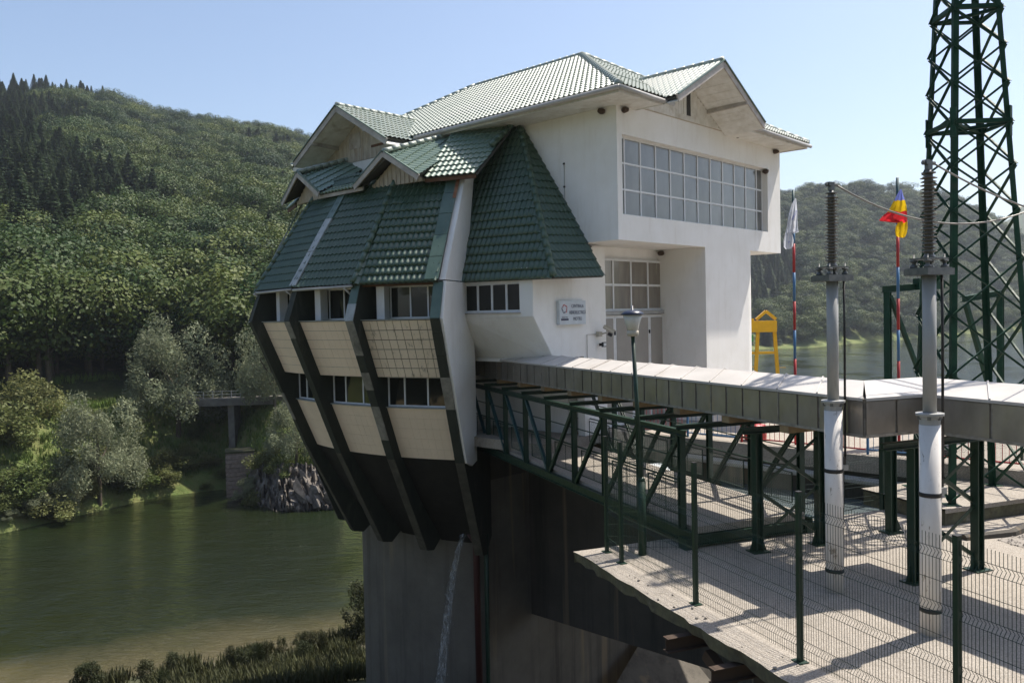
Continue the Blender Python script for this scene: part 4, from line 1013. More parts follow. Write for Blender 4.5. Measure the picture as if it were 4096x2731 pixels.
# broken crumbs of aggregate on the slab edge
for i in range(26):
    p = Y_(rd.uniform(.5, 9), rd.uniform(.05, .45)); s_ = rd.uniform(.012, .035); bm = bmesh.new(); bmesh.ops.create_icosphere(bm, subdivisions=1, radius=1)
    for v_ in bm.verts: v_.co = v_.co * s_ * rd.uniform(.6, 1.2)
    me = bpy.data.meshes.new('crumb'); bm.to_mesh(me); bm.free(); me.materials.append(M['yard'])
    o = bpy.data.objects.new('concrete_crumb', me); COL.objects.link(o); o.parent = YD; o.location = p + Z * s_ * .5
# steel brackets under the slab edge
for p_, ln in ((4.25, 1.6), (5.55, 1.6)):
    a = Y_(p_, -.35, YARD - .40); b = Y_(p_, 3.0, YARD - .40)
    MB().ibeam(a, b, .16, .24).single('support_beam', M['nest'], 'dark steel beam sticking out under the yard slab' if p_ < 5 else 'second dark steel beam under the yard slab, past the sloping brace', 'beam')
MB().bar(Y_(4.4, .35, YARD - .6), Y_(8.5, .8, YARD - 3.0), .16, .2).single('support_brace', M['nest'], 'dark sloping steel brace below the yard slab', 'brace')
# sunlit sloping apron far below the slab
mb = MB(); mb.prism([L(-3, 5.2, -17.0), L(3.5, 4.1, -14.5), L(3.5, 9.5, -19.0), L(-3, 10.5, -21.0)], -Z * 1.0); structure(mb, 'concrete_apron', M['pier'])
# dam deck in front of the doors with its wall and basin
mb = MB(); du0 = -5.35
mb.box(L((du0 + 9) / 2, 26.0, DECK - .255), 9 - du0, 44, .5, A, N, Z); structure(mb, 'dam_deck', M['yard'])
mb = MB(); mb.box(L(du0 + .35, 26.1, -8.3), .5, 44.2, 7.5, A, N, Z); structure(mb, 'retaining_wall', M['wall_conc'])
bp_ = [Y_(-.02, 4.6, 0), Y_(-.02, 18, 0), L(du0 + .08, 26, 0), L(du0 + .08, 12.5, 0)]
mb = MB(); mb.prism([p + Z * -23 for p in bp_], Z * 17.35); structure(mb, 'basin_body', M['wall_conc'])  # carried down deep to block sun from the pier flank
mb = MB(); mb.poly([p + Z * -5.62 for p in bp_])
def basin_mat():
    m, t, b = mk('basin_water'); b.inputs['Base Color'].default_value = (.10, .125, .13, 1); b.inputs['Roughness'].default_value = .08
    pv = pos(t); t.links.new(mixc(t, noise(t, pv, 1.2), (.07, .10, .11), (.16, .18, .18)), b.inputs['Base Color']); bump(t, b, noise(t, pos(t, (1, 1, 1)), 6, 4), .5, .06); return m
M['basin'] = basin_mat(); structure(mb, 'basin_water', M['basin'])
mb = MB().tube([L(du0 - .1, 11, -4.92), L(du0 - .1, 19, -5.06), L(du0 - .1, 30, -5.2)], .11, 8); mb.single('water_pipe', M['grey_paint'], 'pale pipe running along the dark retaining wall', 'pipe')
mb = MB(); rows = []
for i in range(9):
    f = i / 8; rows.append([L(-8.7 + .5 * math.sin(f * 3) + j * .28, 11.2 + .9 * f + .06 * math.sin(j * 2.1), -4.9 - .95 * f * f - .04 * math.sin(j * 3 + i)) for j in range(6)])
mb.grid(rows)
M['foam'] = surf('white_water', (.75, .78, .80), (.45, .50, .53), 5, .3, bs=.8, bscale=9)
o = structure(mb, 'spilling_water', M['foam'], True, 'stuff')
# pylon footing, kerb, gravel
fo = V((9.9, 19.0, 0))
mb = MB(); fp = [fo, fo + qd * 6, fo + qd * 6 - pd * 2.5, fo - pd * 2.5]; mb.prism([p + Z * (YARD - .02) for p in fp], Z * (.36)); 
ft_ = mb.single('footing_block', M['moss_edge'], 'weathered concrete footing block under the lattice pylon', 'footing'); 
mb = MB(); mb.grid([[fo + qd * (-.06 + i * .62) - pd * (-.06 + j * .43) + Z * (-4.70 + .035 * mnoise.noise(V((i, j, 0)) * 2)) for i in range(11)] for j in range(7)])
mb.grid([[fo + qd * (-.06 + i * .62) + pd * .06 + Z * z_ for i in range(11)] for z_ in (-4.70, -4.80)])
o = mb.build('footing_top', M['yard'], ft_); 
mb = MB(); mb.tube([Y_(2.8, 8.0, YARD + .02), Y_(3.0, 9.2, YARD + .05), Y_(2.6, 10.6, YARD + .07), Y_(2.6, 14, YARD + .07)], .10, 7)
mb.single('kerb', M['wall_conc'], 'low worn concrete kerb beside the gravel', 'kerb')
M['gravel'] = surf('grey_gravel', (.32, .29, .255), (.20, .18, .16), 14, .95, bs=1.0, bscale=22)
mb = MB(); mb.poly([Y_(3.1, 8.6, YARD + .008), Y_(2.75, 14, YARD + .008), Y_(7.5, 14, YARD + .008), Y_(6.0, 8.4, YARD + .008)]); structure(mb, 'gravel_bed', M['gravel'])
vs_, fs = [], []
for i in range(2600):
    p = Y_(rd.uniform(3.1, 6.5), 8.5 + rd.random() ** .8 * 4.2, YARD + .015); s_ = rd.uniform(.012, .045); k0 = len(vs_); ax = [V((rd.gauss(0, 1), rd.gauss(0, 1), rd.gauss(0, .6))).normalized() for _ in range(3)]
    q = [p + V((1, 0, 0)) * s_, p + V((0, 1, 0)) * s_ * .8, p - V((1, 0, 0)) * s_ * .9, p - V((0, 1, 0)) * s_, p + Z * s_ * .7 + ax[0] * s_ * .3]
    vs_ += q; fs += [(k0, k0 + 1, k0 + 4), (k0 + 1, k0 + 2, k0 + 4), (k0 + 2, k0 + 3, k0 + 4), (k0 + 3, k0, k0 + 4)]
me = bpy.data.meshes.new('gravel'); me.from_pydata([tuple(p) for p in vs_], [], fs); me.materials.append(M['gravel']); o = bpy.data.objects.new('gravel', me); COL.objects.link(o); tag(o, 'loose grey gravel beside the pylon footing', 'gravel', None, 'stuff')

# ---- footbridge: two trusses, slab, cross beams, rails, mesh
W0 = V((-1.566, 31.40, 0)); SPC = 1.811; WD = 3.18; ZT, ZBm = -2.642, -4.85
def WP(i, side, z_): return W0 + pd * SPC * i + qd * (WD if side else 0) + Z * z_
FB = thing('footbridge', 'dark green steel truss footbridge with a concrete slab leading to the station', 'footbridge', WP(0, 0, -5.1))
MB().prism([WP(-.3, 0, -4.80) + qd * .12, WP(8.15, 0, -4.80) + qd * .12, WP(8.15, 1, -4.80) - qd * .12, WP(-.3, 1, -4.80) - qd * .12], Z * .15).build('slab', M['yard'], FB)
for side in (0, 1):
    MB().ibeam(WP(-.05, side, ZT), WP(8.1, side, ZT), .13, .14).build('top_chord', M['steel'], FB)
    MB().ibeam(WP(-.05, side, ZBm), WP(8.2, side, ZBm), .15, .24).build('bottom_chord', M['steel'], FB)
    for i in range(9):
        MB().ibeam(WP(i, side, ZBm + .12), WP(i, side, ZT - .07), .13, .13, pd).build('upright', M['steel'], FB)
    for i in range(8):
        a, b = (WP(i, side, ZT - .08), WP(i + 1, side, ZBm + .14)) if i < 4 else (WP(i, side, ZBm + .14), WP(i + 1, side, ZT - .08))
        MB().ibeam(a + pd * .07, b - pd * .07, .10, .09, qd).build('diagonal', M['steel_blue'] if (i < 4 and not side) else M['steel'], FB)
    MB().tube([WP(-.05, side, -3.72) + qd * (.09 if not side else -.09), WP(8, side, -3.72) + qd * (.09 if not side else -.09)], .024, 7).build('handrail', M['steel'], FB)
    MB().tube([WP(-.05, side, -3.22) + qd * (.09 if not side else -.09), WP(8, side, -3.22) + qd * (.09 if not side else -.09)], .018, 6).build('handrail', M['steel'], FB)
for i in range(9):
    MB().ibeam(WP(i, 0, ZT + .12) - qd * .12, WP(i, 1, ZT + .12) + qd * .15, .12, .11).build('cross_beam', M['steel'], FB)
    if i < 8:
        MB().ibeam(WP(i, 0, ZBm + .02) + qd * .1, WP(i, 1, ZBm + .02) - qd * .1, .1, .12).build('cross_beam', M['steel'], FB)
        # framed diamond mesh infill on both sides
        for side in (0, 1):
            off = qd * (.13 if not side else -.13); fz0, fz1 = -4.50, -3.80
            c = [WP(i + .10, side, fz0) + off, WP(i + .92, side, fz0) + off, WP(i + .92, side, fz1) + off, WP(i + .10, side, fz1) + off]
            mm = MB()
            for k in range(4): mm.bar(c[k], c[(k + 1) % 4], .022, .022, qd)
            mm.bar((c[0] + c[1]) / 2, (c[2] + c[3]) / 2, .012, .012, qd)
            W_ = (c[1] - c[0]).length; st = .075; nn = int((W_ + .7) / st)
            for s in (1, -1):
                for k in range(nn):
                    x0 = k * st - (.7 if s > 0 else 0); p0, p1 = [x0, 0.0], [x0 + s * .7, .7]
                    lo, hi = (p0, p1) if p0[0] < p1[0] else (p1, p0)
                    if hi[0] <= 0 or lo[0] >= W_: continue
                    ta, tb = 0.0, 1.0
                    dx = hi[0] - lo[0]
                    if lo[0] < 0: ta = -lo[0] / dx
                    if hi[0] > W_: tb = (W_ - lo[0]) / dx
                    A1 = (lo[0] + dx * ta, lo[1] + (hi[1] - lo[1]) * ta); B1 = (lo[0] + dx * tb, lo[1] + (hi[1] - lo[1]) * tb)
                    mm.tube([c[0] + pd * A1[0] + Z * A1[1], c[0] + pd * B1[0] + Z * B1[1]], .0026, 3, False)
            mm.build('mesh_panel', M['steel'], FB)
for s in (0, 1): MB().box(WP(8.12, s, -5.0), .3, .3, .28, pd, qd, Z).build('bearing', M['steel'], FB)
MB().ibeam(WP(8.15, 0, -4.93), WP(8.15, 1, -4.93), .14, .22).build('end_beam', M['steel'], FB)

# ---- duct with pitched sheet roof, jogging sideways near the pylon
DB, DT, DRG, DWD = -2.32, -1.63, -1.40, 1.70
dd = V((.405, -.914, 0)).normalized(); dq = V((-dd.y, dd.x, 0))
D1 = V((6.16, 14.52, 0)); D0 = V((-1.04, 30.75, 0)) - dd * 1.6; D2 = V((7.48, 15.02, 0)); D3 = D2 + dd * 9
DU = thing('covered_duct', 'long stainless cable duct with a white pitched sheet roof carried above the footbridge', 'duct', V((D1.x, D1.y, DB)))
m1 = (dd + (D2 - D1).normalized()); n1 = V((-m1.y, m1.x, 0)).normalized(); n2v = ((D2 - D1).normalized() + dd); n2 = V((-n2v.y, n2v.x, 0)).normalized()
def offs(P, nrm, dist):                       # mitre offset
    return P + nrm * (dist / max(.3, abs(nrm.dot(dq))))
segs = [(D0, dq, D1, n1, .545, 1.06), (D1, n1, D2, n2, .85, 1.65), (D2, n2, D3, dq, 1.35, 1.35)]
for (Pa, na, Pb, nb, ps, rs_) in segs:
    Ln = (Pb - Pa).length; e_ = (Pb - Pa).normalized(); on = V((e_.y, -e_.x, 0))
    if on.dot(dq) > 0: on = -on
    fa, fb_ = offs(Pa, na, DWD), offs(Pb, nb, DWD)
    ins = .012
    MB().prism([Pa - on * ins + Z * DB, Pb - on * ins + Z * DB, fb_ + Z * DB, fa + Z * DB], Z * (DT - DB)).build('casing', M['duct_rib'], DU)
    npan = max(1, round(Ln / ps))
    for i in range(npan):
        a = Pa + e_ * (Ln * i / npan + .028); b = Pa + e_ * (Ln * (i + 1) / npan - .028)
        MB().box((a + b) / 2 + on * .006 + Z * (DB + DT) / 2, (b - a).length, .022, DT - DB - .10, e_, on, (Z + on * random.uniform(-.006, .006)).normalized()).build('side_panel', M['duct'], DU)
        if i % 4 == 0 and i: MB().box(Pa + e_ * (Ln * i / npan) + on * .012 + Z * (DB + DT) / 2, .03, .03, DT - DB - .02, e_, on, Z).build('joint_cover', M['duct_rib'], DU)
    MB().box((Pa + Pb) / 2 + on * .012 + Z * (DB + .03), Ln - .02, .035, .05, e_, on, Z).build('bottom_trim', M['duct_rib'], DU)
    nsh = max(1, round(Ln / rs_))
    rg_a, rg_b = offs(Pa, na, DWD / 2), offs(Pb, nb, DWD / 2); ea, eb_ = Pa + on * .045, Pb + on * .045; ba, bb = offs(Pa, na, DWD + .045), offs(Pb, nb, DWD + .045)
    for i in range(nsh):
        f0, f1 = i / nsh, (i + 1) / nsh
        E0_, E1_ = ea.lerp(eb_, f0) + Z * (DT + .02), ea.lerp(eb_, f1) + Z * (DT + .02); G0, G1 = rg_a.lerp(rg_b, f0) + Z * DRG, rg_a.lerp(rg_b, f1) + Z * DRG; B0_, B1_ = ba.lerp(bb, f0) + Z * (DT + .02), ba.lerp(bb, f1) + Z * (DT + .02)
        sm = MB(); sm.grid([[E0_ - Z * .05, E1_ - Z * .05], [E0_, E1_], [G0, G1], [B0_, B1_], [B0_ - Z * .05, B1_ - Z * .05]]); sm.prism([E0_ - Z * .03, E1_ - Z * .03, G1 - Z * .03, G0 - Z * .03], Z * .004)
        sh = sm.build('roof_sheet', M['duct_top'], DU)
        if i:
            s2 = MB(); s2.bar(E0_ + Z * .012, G0 + Z * .012, .026, .03); s2.bar(G0 + Z * .012, B0_ + Z * .012, .026, .03); s2.build('standing_seam', M['duct_top'], DU)
MB().poly([D0 + Z * DB - dd * .012, D0 + dq * DWD + Z * DB - dd * .012, D0 + dq * DWD + Z * DT - dd * .012, D0 + dq * DWD / 2 + Z * DRG - dd * .012, D0 + Z * DT - dd * .012]).build('end_plate', M['duct'], DU)
for i in range(9): MB().box(D1 - dd * (2.0 + SPC * i) + dq * .85 + Z * (DB - .075), .25, 1.72, .14, dd, dq, Z).build('bearing_plank', M['timber'], DU)
# trestles under the duct
def trestle(Pa, Pb, lab, reach=.35, base=YARD):
    Pa = V((Pa[0], Pa[1], base)); Pb = V((Pb[0], Pb[1], base)); T = thing('duct_trestle', lab, 'trestle', (Pa + Pb) / 2); e_ = (Pb - Pa).normalized(); f_ = V((-e_.y, e_.x, 0))
    for P in (Pa, Pb):
        MB().ibeam(P + Z * .02, P + Z * 2.5, .17, .17, e_, .022).build('leg', M['steel'], T)
        MB().box(P + Z * .012, .40, .34, .024, e_, f_, Z).build('base_plate', M['steel'], T)
        for s in (1, -1):
            mg = MB().prism([P + e_ * s * .09 + Z * .024, P + e_ * s * .20 + Z * .024, P + e_ * s * .09 + Z * .34], f_ * .02); mg.build('gusset', M['steel'], T)
    MB().ibeam(Pa - e_ * reach + Z * 2.56, Pb + e_ * .25 + Z * 2.56, .16, .13).build('cap_beam', M['steel'], T)
    for za, zb in ((.25, 1.3), (1.3, 2.35)):
        MB().angle(Pa + Z * za, Pb + Z * zb, .065, f_).build('brace', M['steel'], T); MB().angle(Pa + Z * zb + f_ * .03, Pb + Z * za + f_ * .03, .065, f_).build('brace', M['steel'], T)
    return T
trestle((5.08, 17.3), (6.55, 17.75), 'dark green braced trestle at the end of the footbridge')
trestle((7.32, 15.15), (8.84, 15.78), 'dark green braced trestle under the jog of the duct', .75)
PT = thing('steel_post', 'single dark green steel post between the trestle and the pylon footing', 'post', V((8.45, 18.55, YARD)))
MB().ibeam(V((8.45, 18.55, YARD)), V((8.45, 18.55, -2.55)), .18, .18, qd, .022).build('shaft', M['steel'], PT)
MB().box(V((8.45, 18.55, YARD + .02)), .4, .34, .03, qd, pd, Z).build('base_plate', M['steel'], PT)
MB().prism([V((8.45, 18.55, YARD + .03)) + qd * .09, V((8.45, 18.55, YARD + .03)) + qd * .3, V((8.45, 18.55, YARD + .42)) + qd * .09], pd * .02).build('gusset', M['steel'], PT)
MB().box(V((9.25, 20.75, -3.7)), .12, .12, 2.9, qd, pd, Z).single('steel_post', M['steel'], 'thin dark green post at the edge of the basin', 'post')

# ---- mesh fence along the yard edge
FE = thing('mesh_fence', 'dark green folded wire mesh fence along the broken edge of the yard', 'fence', V((1.92, 17.55, YARD)))
posts = [V((1.92, 17.50, 0)), V((2.13, 16.70, 0))] + [V((2.13, 16.70, 0)) + V((.367, -.930, 0)) * 2.625 * i for i in range(1, 6)]
FH = 2.42
def fence_post(P, parent, h_=2.46):
    o = MB().box(P + Z * (YARD + h_ / 2), .07, .07, h_, pd, qd, Z).build('post', M['steel'], parent)
    MB().box(P + Z * (YARD + .008), .20, .16, .014, pd, qd, Z).build('base_plate', M['steel'], o)
    MB().box(P + Z * (YARD + h_ + .008), .075, .075, .014, pd, qd, Z).build('post_cap', M['black'], o)
folds = (.28, .92, 1.56, 2.20)
def fence_panel(P, Q, parent, h_=FH, fl=folds, wires=None, thick=.0040, base=YARD):
    d = Q - P; Ln = d.length; d.normalize(); nrm = V((-d.y, d.x, 0)); mm = MB(); n_ = wires or max(3, int(Ln / .05))
    prof = [(0, .05)]
    for f in fl: prof += [(0, f - .06), (.045, f), (0, f + .06)]
    prof.append((0, h_))
    for i in range(n_ + 1):
        q_ = P + d * (.04 + (Ln - .08) * i / n_)
        mm.tube([q_ + nrm * a + Z * (base + b) for a, b in prof], thick, 3, False)
    hz = [.10, .6, 1.24, 1.88] + [f + s for f in fl for s in (-.06, .06)]
    for z_ in hz:
        if z_ < h_: mm.tube([P + d * .03 + Z * (base + z_), Q - d * .03 + Z * (base + z_)], thick, 3, False)
    return mm.build('mesh_panel', M['steel'], parent)
for i, P in enumerate(posts):
    fence_post(P, FE)
    if i: fence_panel(posts[i - 1], P, FE)
PE = V((3.42, 17.42, 0)); fence_panel(posts[0], PE, FE)
F2 = thing('low_mesh_fence', 'low folded wire mesh fence at the edge of the basin', 'fence', V((7.4, 20.2, YARD)))
fp0 = V((6.9, 19.95, 0))
for i in range(4):
    Pa = fp0 + qd * 2.5 * i; Pb = fp0 + qd * 2.5 * (i + 1); fence_panel(Pa, Pb, F2, 1.45, (.28, .75, 1.25), None, .0035)
    MB().box(Pb + Z * (YARD + .75), .06, .06, 1.5, pd, qd, Z).build('post', M['steel'], F2)

# ---- street lamp
LB = V((2.64, 17.25, YARD)); lt = LB + V((-.13, -.02, 4.6))
LP = thing('street_lamp', 'green post lamp with a clear tapered bowl and dark cap', 'street lamp', LB)
MB().tube([LB, LB + Z * 1.55], .085, 14).build('lower_pole', M['steel'], LP, True); MB().lathe(LB, [(.086, 1.53), (.07, 1.6), (.045, 1.64)], 14).build('collar', M['steel'], LP, True)
MB().tube([LB + Z * 1.5, lt], [.048, .040], 12).build('upper_pole', M['steel'], LP, True)
MB().lathe(lt, [(.07, -.02), (.125, .0), (.125, .09), (.11, .10)], 18).build('socket', M['cctv'], LP, True)
def bowl_mat():
    m, t, b = mk('clear_bowl'); b.inputs['Roughness'].default_value = .2
    t.links.new(mixc(t, noise(t, pos(t), 8), (.75, .75, .72), (.6, .6, .56)), b.inputs['Base Color'])
    tr = nd(t, 'ShaderNodeBsdfTransparent'); mx = nd(t, 'ShaderNodeMixShader'); mx.inputs[0].default_value = .8
    t.links.new(tr.outputs[0], mx.inputs[1]); t.links.new(b.outputs[0], mx.inputs[2]); t.links.new(mx.outputs[0], t.nodes['Material Output'].inputs[0]); return m
M['bowl'] = bowl_mat()
MB().lathe(lt, [(.112, .10), (.155, .26), (.205, .43), (.20, .43), (.15, .26), (.105, .105)], 20).build('bowl', M['bowl'], LP, True)
MB().lathe(lt, [(.03, .10), (.03, .30), (.012, .34)], 10).build('bulb', M['pvc'], LP, True)
MB().lathe(lt, [(.235, .425), (.240, .445), (.17, .50), (.06, .525), (.02, .53), (.012, .62)], 22).build('cap', flat('navy_cap', (.02, .028, .06), .35), LP, True)

# ---- cable poles with insulators
def cable_pole(base, lab):
    T = thing('cable_pole', lab, 'cable pole', base, 'cable poles standing in the yard'); B = V(base)
    MB().lathe(B, [(.155, -.02), (.155, 3.26)], 20).build('lower_pipe', M['peel'], T, True)
    MB().lathe(B, [(.15, 3.25), (.15, 3.36), (.175, 3.37), (.175, 3.40)], 20).build('collar', M['grey_paint'], T)
    fl = MB().lathe(B, [(.195, 3.40), (.205, 3.41), (.205, 3.44), (.10, 3.45)], 20).build('flange', M['grey_paint'], T)
    for i in range(6):
        a = R(60 * i); MB().box(B + V((math.cos(a) * .165, math.sin(a) * .165, 3.375)), .03, .05, .06, V((math.cos(a), math.sin(a), 0)), V((-math.sin(a), math.cos(a), 0)), Z).build('flange_bolt', M['cast'], fl)
    MB().tube([B + Z * 3.4, B + Z * 5.56], .100, 18).build('upper_pipe', M['grey_paint'], T, True)
    br = MB(); zc = 5.60
    for s in (1, -1):
        br.box(B + qd * .0 + pd * .2 * s + Z * zc, .54, .05, .10, qd, pd, Z); br.box(B + qd * .245 * s + Z * zc, .05, .352, .094, qd, pd, Z)
    br.box(B + Z * (zc + .055), .50, .40, .016, qd, pd, Z); bk = br.build('bracket', M['cast'], T)
    for s in (1, -1):
        for s2 in (1, -1):
            q_ = B + qd * .17 * s + pd * .13 * s2; MB().lathe(q_, [(.055, zc + .065), (.055, zc + .10), (.03, zc + .105), (.03, zc + .15), (.058, zc + .155), (.058, zc + .18), (.012, zc + .185), (.012, zc + .27)], 10).build('stud', M['cast'], bk, True)
    MB().box(B + Z * (zc + .20), .44, .34, .022, qd, pd, Z).build('insulator_plate', M['cast'], T)
    prof = [(.105, zc + .21), (.085, zc + .24), (.07, zc + .27), (.066, zc + .295)]; z0 = zc + .30
    for i in range(21):
        zz = z0 + i * .0555; r_ = .122 if i % 2 == 0 else .112
        prof += [(.062, zz), (r_, zz + .011), (r_ + .002, zz + .016), (.064, zz + .036)]
    zz = z0 + 21 * .0555; prof += [(.062, zz), (.062, zz + .03)]
    MB().lathe(B, prof, 20).build('insulator', M['porcelain'], T, True)
    MB().lathe(B, [(.10, zz + .03), (.105, zz + .045), (.04, zz + .06), (.04, zz + .09)], 14).build('top_cap', M['cast'], T, True)
    cl = MB(); cl.box(B + Z * (zz + .16), .09, .07, .14, qd, pd, Z); cl.box(B + Z * (zz + .20) - qd * .05, .07, .09, .07, qd, pd, Z); cl.tube([B + Z * (zz + .19) - qd * .12, B + Z * (zz + .19) + qd * .12], .03, 8); cl.build('terminal_clamp', M['cast'], T)
    # cable, straps and clamp box
    cq = B + qd * .26
    MB().tube([cq + Z * 5.62, cq + Z * 4.6 + qd * .01, cq + Z * 2.35], .022, 8).build('cable', M['black'], T, True)
    MB().tube([cq - qd * .06 + Z * 2.2, cq - qd * .09 + Z * .05], .03, 8).build('cable', M['black'], T, True)
    for zs in (2.15, .36): MB().lathe(B, [(.157, zs), (.166, zs + .01), (.166, zs + .06), (.157, zs + .07)], 20).build('strap', M['black'], T, True)
    MB().box(B + qd * .23 + Z * 2.22, .12, .10, .10, qd, pd, Z).build('clamp_box', M['grey_paint'], T)
    MB().box(B + qd * .23 + Z * 2.34, .05, .05, .14, qd, pd, Z).build('clamp', M['black'], T)
    return B + Z * (zz + .19)
P1 = V((5.70, 14.75, YARD)); P2 = V((6.40, 12.72, YARD))
t1 = cable_pole(P1, 'white cable pole with grey top pipe and ribbed insulator beside the bend of the duct')
t2 = cable_pole(P2, 'white cable pole standing between two fence posts, with ribbed insulator and black cable')
def wire(pts, r_, lab, n=26):
    (a, b, sag) = pts; a = V(a); b = V(b); out = []
    for i in range(n + 1):
        f = i / n; out.append(a.lerp(b, f) - Z * (sag * 4 * f * (1 - f)))
    MB().tube(out, r_, 6).single('power_cable', M['wire'], lab, 'cable', a, None, True)
wire((t1 + qd * .1, V((11.6, 17.0, 2.4)), .75), .016, 'sagging bare conductor from the insulator beside the duct bend')
wire((t2 + qd * .1, V((11.5, 15.6, 1.45)), .25), .015, 'bare conductor leaving the insulator of the pole between the fence posts')

# ---- lattice pylon
PC = V((11.30, 20.35, 0)); hv = V((-1.08, -1.0, 0)).normalized(); hw = V((-hv.y, hv.x, 0))
def pyl(leg, z_):
    c = PC + V((-.012, 0, 0)) * (z_ + 4.7); hd = (2.95 - (z_ + 4.7) * .122) / 2
    return c + (hv, -hw, -hv, hw)[leg] * hd + Z * z_          # front, left... around
PY = thing('lattice_pylon', 'tall dark green lattice pylon standing on the concrete footing', 'pylon', V((PC.x, PC.y, -4.72)))
ZTOP = 11.5
for lg in range(4):
    a, b = pyl(lg, -4.72), pyl(lg, ZTOP); out = (a - V((PC.x, PC.y, a.z))).normalized(); sd = V((-out.y, out.x, 0))
    m_ = MB(); e1 = (out + sd).normalized(); e2 = (out - sd).normalized()
    for e_, f_ in ((e1, e2), (e2, e1)):
        m_.bar(a - e_ * .06, b - e_ * .05, .125, .018, f_)
    m_.build('leg', M['pylon'], PY)
    MB().box(a + Z * .02, .34, .34, .03).build('base_plate', M['pylon'], PY)
    bp = a.lerp(b, .555)
    MB().bar(bp - Z * .35 + out * .012, bp + Z * .35 + out * .012, .14, .03, out).build('splice_plate', M['pylon'], PY)
levels = [-4.6, -3.1, -1.65, -.25, 1.05, 2.2, 3.25, 4.25, 5.2, 6.1, 6.95, 7.8, 8.65, 9.5, 10.4, 11.3]
for f in range(4):
    g = (f + 1) % 4; mid = (pyl(f, 0) + pyl(g, 0)) / 2 - PC; mid.z = 0; mid.normalize()
    for z0, z1 in zip(levels, levels[1:]):
        MB().angle(pyl(f, z0) + mid * .03, pyl(g, z1) + mid * .03, .046, mid).build('brace', M['pylon'], PY)
        MB().angle(pyl(g, z0) + mid * .055, pyl(f, z1) + mid * .055, .046, mid).build('brace', M['pylon'], PY)
    for z_ in (4.25, 6.95, 10.4):
        MB().angle(pyl(f, z_) + mid * .01, pyl(g, z_) + mid * .01, .095, Z).build('belt', M['pylon'], PY)
for f in (0, 1):
    for z_ in (4.25, 6.95): MB().angle(pyl(f, z_) - Z * .03 * f, pyl(f + 2, z_) - Z * .03 * f, .09, Z).build('cross_tie', M['pylon'], PY)
arm = MB()
for z_ in (9.5, 10.4): arm.angle(pyl(3, z_), V((15.2, 17.2, 9.7)), .09, Z)
arm.build('cross_arm', M['pylon'], PY)
MB().lathe(V((0, 0, 0)), [(.02, 0)] + [p for i in range(14) for p in ((.03, i * .1), (.10, i * .1 + .03), (.03, i * .1 + .07))], 12)
st = MB(); sa, sb = V((11.2, 17.3, 6.98)), V((12.3, 17.3, 6.1)); dv = (sb - sa) / 26
pts, rs2 = [], []
for i in range(26): pts.append(sa + dv * i); rs2.append(.11 if i % 2 else .045)
st.tube(pts, rs2, 12).single('insulator_string', M['porcelain'], 'dark ribbed insulator string hanging beside the pylon top', 'insulator')

# ---- green lifting frame behind the pylon
FR = thing('lifting_frame', 'green steel frame with sloping props standing behind the lattice pylon', 'frame', V((10.9, 25.5, DECK)))
def fr_pt(xs, z_, y_=26.0): return V(((xs - 2048) / 3321 * y_, y_, z_))
for dy in (0,):
    a = V((11.55, 25.5, DECK)); b = V((12.85, 25.9, DECK))
    MB().ibeam(a, a + Z * 4.72, .18, .18, A).build('post', M['pylon'], FR); MB().ibeam(b, b + Z * 4.7, .18, .18, A).build('post', M['pylon'], FR)
    MB().ibeam(a - qd * .2 + Z * 4.8, b + qd * .9 + Z * 4.92, .16, .20).build('beam', M['pylon'], FR)
    MB().box(b + Z * 4.95 + qd * .15, .9, .25, .34, qd, pd, Z).build('hoist_box', M['pylon'], FR)
    MB().bar(a + Z * 4.6 + qd * .1, b + Z * 1.9 - qd * .05, .11, .11, pd).build('prop', M['pylon'], FR)
    c = V((15.0, 26.4, DECK)); MB().ibeam(c - qd * .9 + Z * 4.45, c + qd * .75 + Z * 4.62, .16, .18).build('beam', M['pylon'], FR)
    MB().bar(c - qd * .75 + Z * 4.3, c + qd * .75 + Z * .3, .13, .13, pd).build('prop', M['pylon'], FR); MB().ibeam(c + qd * .75, c + qd * .75 + Z * 4.6, .18, .18, A).build('post', M['pylon'], FR)

# ---- deck railings, flags, gantry, things on the deck
def railing(name, lab, u_, va, vb, cols):
    T = thing(name, lab, 'railing', L(u_, va, DECK)); n_ = int(abs(vb - va) / 2.0)
    for i in range(n_):
        v0 = va + (vb - va) * i / n_; v1 = va + (vb - va) * (i + 1) / n_; m_ = M[cols[i % len(cols)]]
        p0, p1 = L(u_, v0 + .03, DECK), L(u_, v1 - .03, DECK)
        MB().box(p0 + Z * .52, .06, .06, 1.04, A, N, Z).build('post', m_, T)
        rl_ = MB().bar(p0 + Z * 1.0, p1 + Z * 1.0, .045, .045).build('rail', m_, T); MB().bar(p0 + Z * .14, p1 + Z * .14, .04, .04).build('rail', m_, T)
        b_ = MB()
        for k in range(1, 12): q_ = p0.lerp(p1, k / 12); b_.bar(q_ + Z * .16, q_ + Z * .98, .014, .014, A)
        b_.build('bars', m_, rl_)
railing('deck_railing', 'red and blue barred railing along the near edge of the deck', du0 + .25, 9.2, 31.2, ['red', 'blue', 'red', 'red', 'blue'])
railing('deck_railing', 'red and blue barred railing along the lake side of the deck', 7.5, 11.0, 31.0, ['red', 'blue'])
MB().box(L(-3.9, 12.2, DECK + .55), 1.5, .06, .95, N, A, Z).single('notice_board', M['white_paint'], 'white board leaning behind the red railing on the deck', 'board')
mb = MB(); mb.lathe(L(-4.5, 13.4, DECK), [(.02, .0), (.34, .02), (.36, .1), (.36, .42), (.33, .5), (.05, .53)], 18); mb.single('red_tub', M['red'], 'round red tub on the deck behind the red railing', 'tub', None, None, True)
